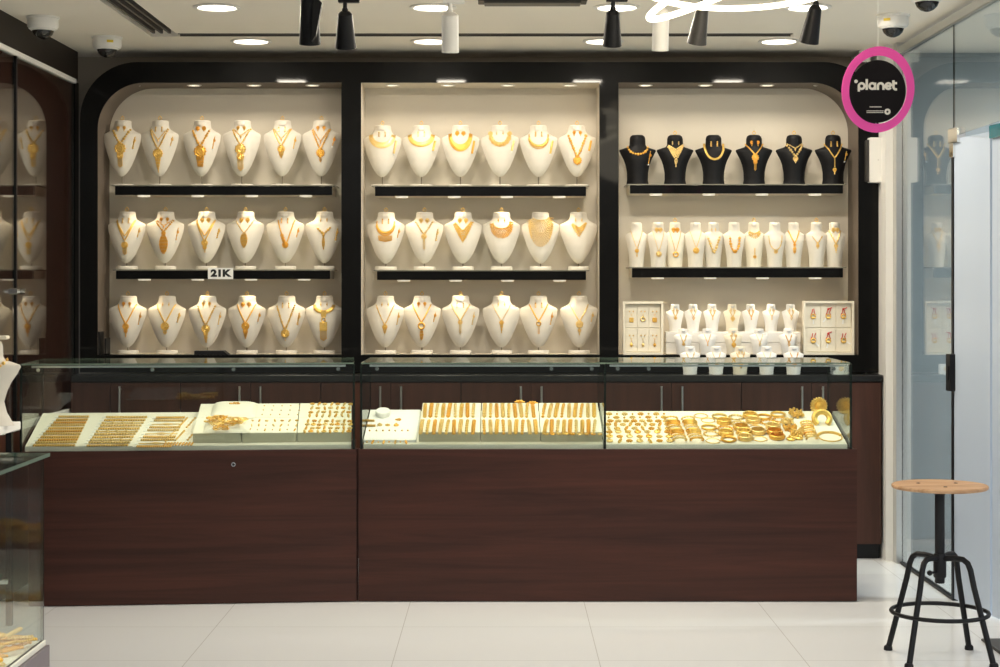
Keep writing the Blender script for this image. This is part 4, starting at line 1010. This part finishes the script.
for c, (fr_, br_, fl_, bl_, nm, n) in enumerate(cols):
    for i in range(n):
        t = (i + .3) / n
        lx, ly = fl_[0] + (bl_[0] - fl_[0]) * t, fl_[1] + (bl_[1] - fl_[1]) * t; rx = fr_[0] + (br_[0] - fr_[0]) * t
        L = (rx - lx) / 217 - .035
        k = (0, 1, 1, 0, 3, 2)[(i * 2 + c) % 6] if c else (1, 0, 1)[i % 3]
        m = GOLDS[(i + c) % 3] if c == 0 else ('gold2' if i % 3 else 'gold')
        px = lx + (rx - lx) * .56
        o = DL.put('gold_bracelet', STR[k, m], px, ly, f'gold bracelet laid flat, {ORD[i+1]} from the front in the {nm} column of the left counter', 'bracelet', 'bracelets laid in columns in the left counter', yaw=random.uniform(-1.5, 1.5))
        sc = L / .215; o.scale = (sc, 1, 1)
        tg = link('price_tag', TAGM, o, (-.112, 0, .001)); tg.scale = (1 / sc, 1, 1)
CH = [strip_mesh(k, .14, 'gold', 'y', .010) for k in (0, 2)]
for i, (px, py) in enumerate(((183, 423), (191, 423), (201, 424))):
    DL.put('gold_chain', CH[i % 2], px, py, f'short straight gold chain, {ORD[i+1]} of the back three beside the cushion tray', 'chain', 'short chains in the left counter', yaw=-12)
for i, (px, py) in enumerate(((170, 436.5), (180, 436), (192, 435.5))):
    DL.put('gold_chain', CH[(i + 1) % 2], px, py, f'short straight gold chain, {ORD[i+1]} of the front three beside the cushion tray', 'chain', 'short chains in the left counter', yaw=-12)
SMB = strip_mesh(0, .04, 'gold3', 'y', .0095)
for i in range(10):
    DL.put('gold_ring', SMB, 165 + 3 * i, 444.5, f'small gold ring edge on, {ORD[i+1]} from left in the front row beside cushion tray', 'ring', 'row of small rings in the left counter', yaw=-10)

def tray(root, px0, px1, label, lift=.046):
    s = 217 * (7.83 / (7.83 + .05))
    if root is LC: a, b = -(357 - px0) / 217 * 1.005, -(357 - px1) / 217 * 1.005
    else: a, b = X(px0, 7.88), X(px1, 7.88)
    r = tag(link('jewellery_tray', None, None, root.location, root.rotation_euler), label, 'tray', 'jewellery trays in the counters')
    y0, y1 = .052, .455; z0 = DZ + SL * (y0 - DY0) + lift - .001
    bx = MB(); wedge(bx, a + .001, b - .001, y0, y1, z0, lift - .002, 1); bx.build('tray_box', [M['deck'], M['trayside']], r, smooth=False)
    pd = MB(); q = (y1 - y0) / 2
    for k in range(2): wedge(pd, a + .006, b - .006, y0 + .004 + q * k, y0 + q * (k + 1) - .006, z0 + .001 + SL * (.004 + q * k), .001)
    pd.build('pad', [M['deck']], r, smooth=False)
    return r
TR1 = tray(LC, 195, 243, 'sage edged tray with two cushions of gold chains, left counter')
TR2 = tray(LC, 243.5, 297.5, 'sage edged tray with rows of tiny gold pieces, left counter')
TR3 = tray(LC, 298, 352, 'sage edged tray with rows of gold earrings, left counter')
# cushions
def cushion(px0, px1, pyf, pyb, hgt, label):
    p = DLT.at((px0 + px1) / 2, pyf); q = DLT.at((px0 + px1) / 2 + 5, pyb)
    w = (px1 - px0) / F * p.y; d = (q - p).length; b = MB(); n = 12
    for j in range(n + 1):
        for i in range(n + 1):
            u, v = 2 * i / n - 1, 2 * j / n - 1; e = max(0, (1 - u ** 4) * (1 - v ** 4)) ** .55
            b.v.append((u * w / 2, v * d / 2, .002 + hgt * e))
    for j in range(n):
        for i in range(n): a = j * (n + 1) + i; b.quad([a, a + 1, a + n + 2, a + n + 1])
    m0 = len(b.v); rim = [i for i in range(n + 1)] + [(k + 1) * (n + 1) - 1 for k in range(1, n + 1)] + [n * (n + 1) + i for i in range(n - 1, -1, -1)] + [k * (n + 1) for k in range(n - 1, 0, -1)]
    b.quad(list(reversed(rim)))
    pl = (p + q) / 2
    return tag(link('cushion', b.mesh('cushion', M['deck']), None, pl, DLT.R.to_euler()), label, 'cushion', 'cushions in the left counter'), pl
cu1, c1 = cushion(202, 249, 433.5, 419.5, .018, 'front cream cushion heaped with gold chains, left counter')
cu2, c2 = cushion(209, 254, 418.5, 404, .026, 'rear domed cream cushion with one gold cluster, left counter')
def squiggle(R_, n, r_, m, sx=1.6):
    b = MB(); ph = random.uniform(0, 6); pts = []
    for i in range(n):
        t = i / n * 2 * pi
        rr2 = R_ * (.7 + .3 * sin(3 * t + ph)); pts.append((rr2 * cos(t) * sx, rr2 * sin(t), r_ + .002 * sin(5 * t + ph)))
    b.tube(pts, r_, 5, True)
    for p in pts[::2]: b.sphere(p, r_ * 1.6, 5, 4)
    return b.mesh('gold_chain', M[m])
for i in range(24):
    p = c1 + DLT.R @ Vector((random.uniform(-.085, .05), random.uniform(-.095, .045) * (1 - i / 50), .019 + .0011 * i))
    tag(link('gold_chain', squiggle(random.uniform(.018, .03), 22, .0022, GOLDS[i % 3]), None, p, DLT.R.to_euler()), 'coiled gold chain in the heap on the front cushion', 'chain', 'gold chain heap on the front cushion')
tag(link('gold_brooch', squiggle(.012, 18, .003, 'gold3', 2.2), None, c2 + DLT.R @ Vector((.004, .03, .026)), DLT.R.to_euler()), 'gold cluster on top of the rear domed cushion', 'brooch')
def stud_mesh(k, m, s=1.0):
    b = MB()
    if k == 0: b.sphere((0, 0, .002 * s), .0035 * s, 6, 4)
    elif k == 1:
        b.sphere((0, 0, .003 * s), .004 * s, 6, 4)
        for i in range(6): b.sphere((.006 * s * cos(i * pi / 3), .006 * s * sin(i * pi / 3), .002 * s), .0034 * s, 5, 4)
    elif k == 2:
        for i in range(5): b.sphere((.001 * s * (-1) ** i, -.012 * s + .006 * s * i, .002 * s), .0036 * s * (1.3 if i == 2 else 1), 5, 4)
    else:
        b.torus((0, 0, .003 * s), .007 * s, .0026 * s, 12, 6); b.sphere((0, .008 * s, .004 * s), .004 * s, 6, 4)
    return b.mesh('gold_earring', M[m])
ST = {(k, m): stud_mesh(k, m) for k in range(4) for m in GOLDS}; STC = {(k, m): stud_mesh(k, m, 1.75) for k in range(4) for m in GOLDS}; STB = {(k, m): stud_mesh(k, m, 1.35) for k in range(4) for m in GOLDS}
def grid(dk, meshes, cnt, rows, name, lab, cat, group, jit=.4):
    """rows: list of (y, x0, x1, n, [kinds])"""
    for ri, (py, x0, x1, n, kinds) in enumerate(rows):
        for i in range(n):
            px = x0 + (x1 - x0) * (i / (n - 1) if n > 1 else .5) + random.uniform(-jit, jit)
            k = kinds[i % len(kinds)]
            dk.put(name, meshes[k, GOLDS[(i * 2 + ri) % 3]], px, py + random.uniform(-jit, jit) * .5, f'{lab}, {ORD[i+1]} from left in the {ORD[ri+1]} row from the back', cat, group, yaw=random.uniform(-15, 15))
grid(DLT, ST, 0, [(406, 256, 300, 6, [0]), (410.5, 254.5, 299, 6, [0]), (415, 253, 298, 6, [0]), (421, 252, 297, 7, [1, 2]), (425.5, 251, 296, 7, [2, 2, 0]), (430, 249.5, 295, 7, [2, 0])], 'gold_earring', 'tiny gold earring, pale middle tray', 'earring', 'tiny earrings on the pale tray')
grid(DLT, {k: v for k, v in STB.items()}, 0, [(404.5, 313, 350, 7, [1, 2]), (408.5, 312, 349.5, 7, [2, 1]), (412.5, 311, 349, 7, [1, 2]), (416, 310, 348, 7, [2])], 'gold_earring', 'gold earring, upper pad, third tray', 'earring', 'earrings on the upper pad', .5)
grid(DLT, {k: v for k, v in STB.items()}, 0, [(421.5, 308, 350, 8, [2, 1]), (425, 307, 350, 8, [1, 3]), (428.5, 305.5, 350, 8, [2, 1, 1]), (432, 304.5, 349, 8, [2, 3])], 'gold_earring', 'gold earring, lower pad, third tray', 'earring', 'earrings on the lower pad', .5)

# middle section: plain white board with a few pieces, then three bracelet trays
r = tag(link('jewellery_board', None, None, RC.location), 'plain white board with few gold pieces, left end of the right counter', 'tray', 'jewellery trays in the counters')
b = MB(); wedge(b, X(364, 7.9), X(416.5, 7.9), .045, .455, DZ + SL * .023 + .012, .011); b.build('board', [M['mini']], r, smooth=False)
DRB = Deck(RC, .0125)
pk_ = DRB.at(383, 415)
rb_ = thing('ring_stand', 'small round white stand at the back of the plain white board', 'stand', pk_, DRB.R.to_euler()); MB().lathe([(.034, 0), (.036, .003), (.036, .020), (.033, .024), (.0005, .024)], seg=24, sy=1.3).build('body', M['mini'], rb_)
for i, (px, py, k) in enumerate(((368, 421.5, 0), (369, 426.5, 0))):
    o = DRB.put('gold_bracelet', STR[k, 'gold'], px + 2, py, f'short gold bracelet on the plain white board, {("rear", "front")[i]} of two', 'bracelet', 'short bracelets on the white board'); o.scale = (.2, 1, 1)
grid(DRB, STB, 0, [(420, 396, 399, 2, [0, 1]), (425.5, 380, 396, 3, [3, 1, 3]), (431, 370, 408, 7, [0]), (442.5, 367, 406, 8, [0, 2])], 'gold_earring', 'small gold piece on white board', 'earring', 'small pieces on the white board')
def wide_mesh(k, m):
    b = MB(); L = .195; w = .0092; n = 21
    for i in range(n):
        t = -L / 2 + L * (i + .5) / n; zz = .004 + .010 * (1 - (2 * t / L) ** 2)
        if k == 0:
            for o in (-1, 0, 1): b.sphere((o * w * .62, t, zz - abs(o) * .002), w * .42, 5, 4)
        elif k == 1:
            for o in (-.5, .5): b.sphere((o * w, t, zz), w * (.5 + .15 * (i % 2)), 5, 4)
        else: b.sphere((0, t, zz), w * (.95 if i % 3 == 0 else .62), 7, 4, (1, .8, .6))
    b.tube([(0, -L / 2, .003), (0, -L / 4, .011), (0, L / 4, .011), (0, L / 2, .003)], w * .5, 6)
    return b.mesh('gold_bracelet', M[m])
WD = {(k, m): wide_mesh(k, m) for k in range(3) for m in GOLDS}
for ti, (p0, p1, xs0, xs1, nm) in enumerate(((418.5, 480, (425, 473.5), (421.5, 473.5), 'first'), (480.5, 540, (484.5, 533), (484, 535.5), 'second'), (540.5, 602.5, (544, 594), (545.5, 594.5), 'third'))):
    tray(RC, p0, p1, f'sage edged tray of ornate gold bracelets, {nm} from left in the right counter')
    for ri, (py, (a, b_)) in enumerate(((411, xs0), (427.5, xs1))):
        for i in range(9):
            DRT.put('gold_bracelet', WD[(i + ri + ti) % 3, GOLDS[(i * 2 + ti + ri) % 3]], a + (b_ - a) * i / 8, py, f'ornate gold bracelet, {ORD[i+1]} from left in the {("back", "front")[ri]} row of the {nm} bracelet tray', 'bracelet', 'ornate bracelets in the three trays', yaw=random.uniform(-2, 2) - (4 if ti == 2 else 0))
for i, (px, py) in enumerate(((519.5, 402.5), (532.5, 403.5))):
    b = MB()
    for k in range(5): a = radians(20 + 35 * k); b.tube([(0, 0, .0), (.012 * cos(a), 0, .006 + .010 * sin(a)), (.028 * cos(a), 0, .004 + .016 * sin(a))], [.004, .004, .002], 5)
    DRT.put('gold_brooch', b.mesh('gold_brooch', M['gold3']), px, py + 2, f'gold leaf spray standing at the back of the second bracelet tray, {("left", "right")[i]} one', 'brooch', 'gold leaf sprays', up=.004)
grid(DRT, STB, 0, [(434.5, 546, 600, 9, [1, 3])], 'gold_earring', 'small piece fronting third bracelet tray', 'earring', 'small pieces along the third tray front')

# right section: earrings, stacked bracelets, bangles
grid(DR_, STC, 0, [(414.5, 609, 664, 8, [1, 0]), (418, 608.5, 664, 8, [0, 1]), (421.5, 610, 666, 8, [1]), (425, 608, 667, 9, [1, 2]), (429, 609, 668, 8, [2, 1]), (432.5, 609, 667, 7, [1, 3]), (437, 609.5, 669, 7, [3, 1]), (441.5, 609.5, 669.5, 7, [3, 2, 1])], 'gold_earring', 'gold earring on right end board', 'earring', 'earrings on the right board')
def bangle_mesh(k, m, R_=.033):
    b = MB()
    if k == 0: b.torus((0, 0, .006), R_, .0055, 26, 7)
    elif k == 1:
        b.torus((0, 0, .004), R_, .004, 26, 6); b.torus((0, 0, .011), R_, .004, 26, 6); b.torus((0, 0, .018), R_ * .98, .004, 26, 6)
    elif k == 2:
        n = 26
        for i in range(n): a = 2 * pi * i / n; b.sphere((R_ * cos(a), R_ * sin(a), .006), .0056 if i % 2 else .004, 5, 4)
        b.torus((0, 0, .006), R_, .003, 26, 6)
    elif k == 3:
        b.lathe([(R_, 0), (R_ + .003, .003), (R_ + .003, .019), (R_, .022), (R_ - .003, .022), (R_ - .003, 0), (R_, 0)], seg=28)
        for i in range(22): a = 2 * pi * i / 22; b.sphere((R_ * 1.1 * cos(a), R_ * 1.1 * sin(a), .011), .004, 5, 4)
    else: b.torus((0, 0, .003), R_, .0022, 30, 5)
    return b.mesh('gold_bangle', M[m])
BG = {(k, m): bangle_mesh(k, m) for k in range(5) for m in GOLDS}
for si, (pxb, pxf) in enumerate(((671, 680), (688, 697))):
    for i in range(8):
        t = i / 7; py = 420.5 + 21 * t
        o = DR_.put('gold_bangle', BG[(2, 0, 1)[i % 3], GOLDS[(i + si) % 3]], pxb + (pxf - pxb) * t, py, f'gold bangle overlapping in the {("left", "right")[si]} leaning row, {ORD[i+1]} from the back, right counter', 'bangle', 'bangles in two leaning rows', up=.004)
        o.rotation_euler = (DR_.R @ Matrix.Rotation(radians(-38), 3, 'X')).to_euler(); o.scale = (.92, .92, 1)
bl = [(701, 416.5, 4), (719.5, 417.5, 0), (736, 418.5, 2), (750, 417.5, 1), (764, 418, 0), (778, 415.5, 0), (708, 421, 4), (724, 423.5, 1), (739, 425, 2), (753, 422.5, 1), (768, 423.5, 2), (780, 421, 2),
      (709, 428.5, 0), (725, 430, 2), (741, 429.5, 3), (756, 428.5, 4), (773, 428.5, 1), (711, 435, 2), (726, 435, 1), (743.5, 434, 1), (758, 433.5, 3), (774.5, 434, 3),
      (713, 441.5, 4), (728.5, 440.5, 0), (745, 439.5, 1), (760, 439.5, 4), (777, 438.5, 3)]
bl.sort(key=lambda q: q[1])
for i, (px, py, k) in enumerate(bl):
    rowi = sum(1 for q in bl if abs(q[1] - py) < 2.7 and q[0] < px)
    rn = 'backmost' if py < 419.5 else 'second' if py < 426 else 'third' if py < 432 else 'fourth' if py < 437 else 'front'
    rowi = sum(1 for q in bl if q[0] < px and (('backmost' if q[1] < 419.5 else 'second' if q[1] < 426 else 'third' if q[1] < 432 else 'fourth' if q[1] < 437 else 'front') == rn))
    kn = ['round', 'triple ringed', 'beaded', 'wide studded', 'thin wire'][k]
    DR_.put('gold_bangle', BG[k, GOLDS[(i * 2) % 3]], px, py, f'{kn} gold bangle lying flat, {ORD[rowi+1]} from left in the {rn} row, right counter', 'bangle', 'bangles lying on the right board', up=.001)
# bead clusters and stacked bracelets near the right end
def cluster(n, w, d, h, rb, m):
    b = MB()
    for i in range(n): b.sphere((random.uniform(-w, w), random.uniform(-d, d), random.uniform(.2, 1) * h), rb * random.uniform(.7, 1.2), 6, 4)
    b.sphere((0, 0, h * .4), min(w, d) * .8, 8, 5, (w / min(w, d), d / min(w, d), .5))
    return b.mesh('gold_bracelet', M[m])
for i, (px, py, w, d, h, lab) in enumerate(((796.5, 416.5, .032, .03, .03, 'domed gold flower cluster behind the beaded bracelets, right counter'), (787, 424, .03, .025, .022, 'coiled beaded gold bracelet, rear one, right counter'), (790, 430, .03, .025, .022, 'coiled beaded gold bracelet, middle one, right counter'), (797, 435, .028, .03, .024, 'coiled beaded gold bracelet, front one, right counter'))):
    DR_.put('gold_bracelet', cluster(60, w, d, h, .0065, GOLDS[i % 3]), px, py, lab, 'bracelet', 'coiled beaded bracelets')
for i, (px, py) in enumerate(((791, 440), (798.5, 439))):
    DR_.put('gold_ring', stud_mesh(3, 'gold', 2.4), px, py, f'chunky gold ring at the front edge, {("left", "right")[i]} of two, right counter', 'ring', 'chunky rings')
for i in range(8):
    o = DR_.put('gold_bangle', BG[(2, 0)[i % 2], GOLDS[i % 3]], 806 + .85 * i, 424.5 + 2.2 * i, f'gold bangle in the leaning stack by the cuff, {ORD[i+1]} from the back, right counter', 'bangle', 'leaning stack of bangles by the cuff', up=.004)
    o.rotation_euler = (DR_.R @ Matrix.Rotation(radians(-38), 3, 'X')).to_euler(); o.scale = (.8, .8, 1)
# upright sunburst cuff and open cuff
p = DR_.at(819, 414)
r = thing('sunburst_cuff', 'large gold sunburst cuff standing upright at the right end of the counter', 'cuff', p, (0, 0, 0))
b = MB(); RR = 8.2 / F * p.y; cz = 8.2 / F * p.y
for i in range(20):
    a = 2 * pi * i / 20
    b.tube([(RR * .45 * cos(a), 0, cz + RR * .45 * sin(a)), (RR * .85 * cos(a), -.006, cz + RR * .85 * sin(a)), (RR * 1.02 * cos(a), .006, cz + RR * 1.02 * sin(a))], [.006, .0075, .004], 6)
b.build('petals', M['gold'], r)
MB().lathe([(RR * .55, -.012), (RR * .6, 0), (RR * .45, .012), (.0005, .017)], (0, 0, cz), 20, Matrix.Rotation(pi / 2, 3, 'X')).build('boss', M['gold3'], r)
p = DR_.at(822.5, 425.5)
r = thing('gold_cuff', 'large open gold cuff bangle standing below the sunburst, right end', 'cuff', p, (radians(-22), 0, 0))
b = MB(); RR = 7.6 / F * p.y
pts = [(RR * cos(radians(a)), 0, RR * .95 + RR * sin(radians(a)) * .95) for a in range(-50, 231, 14)]
b.tube(pts, .012, 8, flat=1.2)
for q in pts: b.sphere((q[0] * 1.04, -.008, q[2] * 1.02), .0065, 6, 4)
b.build('band', M['gold'], r)
# flat necklace loop
b = MB(); n = 34
for i in range(n): a = 2 * pi * i / n; rb2 = .0035 if sin(a) < .2 else .008; b.sphere((.055 * cos(a), .06 * sin(a), .004), rb2, 6, 4)
b.torus((0, 0, .003), .0555, .002, 30, 5, sy=1.08)
DR_.put('gold_necklace', b.mesh('gold_necklace', M['gold']), 830, 437.5, 'gold bead necklace laid in a loop at the right front corner of the counter', 'necklace', None)

# ------------------------------------------------------------------ left side shelf with a large bust
r = thing('side_shelf', 'white side shelf on black posts at the left edge carrying the large bust', 'shelf', (-2.19, 7.0, 0))
zb = .872
MB().box(-.11, .11, -.9, .33, zb - .035, zb, bev=.003).build('shelf_top', M['mini'], r, smooth=False)
for yy in (-.8, .28): MB().box(.06, .085, yy, yy + .025, 0, zb - .035).build('post', M['darkm'], r, smooth=False)
loc = (-2.150, 7.12, zb)
o = tag(link('necklace_bust', F_BIG.mesh('bust_body', M['bust']), None, loc), 'large white flared bust at the left edge before the glass counter', 'bust')
J = Jewel(F_BIG); b = MB()
J.chain(b, J.path(.075, .075, .125, 'U'), 'big'); tag(b.build('gold_necklace', M['gold'], None, loc), 'short gold necklace on the large bust at the left edge', 'necklace')
b = MB(); b.box(-.02, .075, -.02, .03, 0, .016, bev=.004); o = tag(b.build('leather_case', M['cream'], None, (loc[0] + .0, loc[1], loc[2] + .36), smooth=False), 'small tan case on top of the large left bust', 'case')
bb = MB().torus((.02, -.012, .024), .016, .004, 16, 6, sx=1.5).build('gold_bracelet', M['gold3'], None, o.location); tag(bb, 'gold bracelet lying on the small tan case at the left edge', 'bracelet')

# ------------------------------------------------------------------ low showcase in the left foreground
SXr, SY1 = -1.2555, 4.65
r = thing('glass_showcase', 'glass showcase on a grey mauve base in the left foreground', 'showcase', (SXr, SY1, 0))
dp = 1.6; wd = .62; zb0, zt0 = .485, 1.0
MB().box(-wd, .012, -dp, .012, 0, zb0 - .012).build('base', M['purple'], r, smooth=False)
MB().box(-wd, .004, -dp, .004, zb0 - .012, zb0 + .004, bev=.002).build('deck', M['deck'], r, smooth=False)
GL = [M['glass'], M['edge']]
MB().slab(-wd - .015, .013, -dp, .013, zt0 - .010, zt0, 'z').build('glass_top', [M['glass'], M['edgel']], r, smooth=False)
MB().slab(-.008, 0, -dp, -.008, zb0 + .004, zt0 - .010, 'x').build('side_pane', GL, r, smooth=False)
MB().slab(-wd, 0, -.008, 0, zb0 + .004, zt0 - .010, 'y').build('end_pane', GL, r, smooth=False)
MB().slab(-wd, -.04, -dp, -.25, .705, .713, 'z').build('glass_shelf', [M['glass'], M['edgel']], r, smooth=False)
sb_ = MB()
for yy in (-.3, -1.2): sb_.box(-.04, -.008, yy - .01, yy + .01, .696, .705); 
sb_.build('shelf_bracket', M['chrome'], r, smooth=False)
MB().box(-wd + .05, -.05, -.03, -.018, zt0 - .022, zt0 - .0105).build('led_strip', M['steel'], r, smooth=False)
for yy, zz in ((-.7, zt0 - .02), (-.5, .70)): light('AREA', 'case_light', r, (-wd / 2, yy, zz), E_CASE * 14, (1, .92, .76), target=(-wd / 2, yy, 0), size=wd * .8, sy=1.0)  # broad lights added to brighten the showcase, set apart from the strip
for i in range(84):
    xx = SXr - random.uniform(.035, .26); yy = SY1 - random.uniform(.04, .55)
    k = i % 4
    if k < 2: me, nm, ct = BG[(2, 0, 4)[i % 3], GOLDS[i % 3]], 'gold_bangle', 'bangle'
    else: me, nm, ct = STR[(i // 2) % 3, GOLDS[i % 3]], 'gold_bracelet', 'bracelet'
    o = link(nm, me, None, (xx, yy, zb0 + .005 + .0004 * i), (0, 0, random.uniform(0, 3))); o.scale = (.8, .8, .8) if k < 2 else (.55, 1, 1)
    tag(o, f'gold {ct} scattered on the deck of the foreground showcase', ct, f'gold {ct}s scattered in the foreground showcase')
for i in range(16):
    xx = SXr - random.uniform(.06, .3); yy = SY1 - random.uniform(.28, .6)
    o = link('gold_bangle', BG[(1, 2, 0)[i % 3], GOLDS[i % 3]], None, (xx, yy, .714), (0, 0, i))
    tag(o, 'gold bangle on the glass shelf of the foreground showcase', 'bangle', 'gold bangles on the showcase shelf')

# ------------------------------------------------------------------ stool
SYc = 6.64; sxc = 1.706; zs_ = Zh(484.5, SYc)
r = thing('stool', 'industrial stool with round oak seat and black steel legs', 'stool', (sxc, SYc, 0))
st = MB().lathe([(.180, zs_ - .015), (.184, zs_ - .012), (.185, zs_ - .004), (.181, zs_), (.0005, zs_)], seg=48).build('seat', M['seat'], r)
for a in (30, 150, 270):
    MB().lathe([(.008, 0), (.007, .002), (.0005, .003)], (.085 * cos(radians(a)), .085 * sin(radians(a)), zs_), 12).build('bolt', M['darkm'], st)
MB().lathe([(.062, zs_ - .0155), (.062, zs_ - .022), (.03, zs_ - .027), (.019, zs_ - .04)], seg=24).build('mounting_plate', M['darkm'], r)
zc_ = Zh(560, SYc)
MB().lathe([(.017, Zh(583, SYc)), (.019, Zh(582, SYc)), (.019, zs_ - .03)], seg=18).build('post', M['darkm'], r)
MB().lathe([(.022, zc_ - .068), (.025, zc_ - .064), (.025, zc_ + .020), (.021, zc_ + .026)], seg=20).build('collar', M['darkm'], r)
kn = MB(); kn.tube([(0, 0, 0), (0, -.055, 0)], .005, 8); kn.sphere((0, -.058, 0), .011, 10, 7); kn.build('knob', M['darkm'], r, (0, 0, zc_ - .045), (0, 0, radians(-55)))
ztop = zc_ + .012
for k in range(4):
    a = radians(46 + 90 * k)
    pr = [(.022, ztop - .004), (.06, ztop + .002), (.100, ztop + .001), (.120, ztop - .012), (.132, ztop - .038), (.146, ztop - .10), (.228, .012)]
    lg = MB(); lg.tube([(q * cos(a), q * sin(a), z) for q, z in pr], .0115, 10); lo = lg.build('leg', M['darkm'], r)
    MB().lathe([(.016, 0), (.018, .003), (.017, .014), (.012, .02)], (.230 * cos(a), .230 * sin(a), 0), 14).build('foot', M['darkm'], lo)
rz = Zh(612, SYc); rr3 = .146 + (.228 - .146) * ((ztop - .10 - rz) / (ztop - .10 - .012))
MB().torus((0, 0, rz), rr3 + .006, .0085, 44, 8).build('foot_ring', M['darkm'], r)

# dark mat corner by the door
r = thing('door_mat', 'dark grey entrance mat corner at the right edge by the door', 'mat', (2.16, 6.75, 0))
MB().box(-.20, .8, -.35, .22, 0, .012, bev=.004).build('mat_body', M['greym'], r, smooth=False)
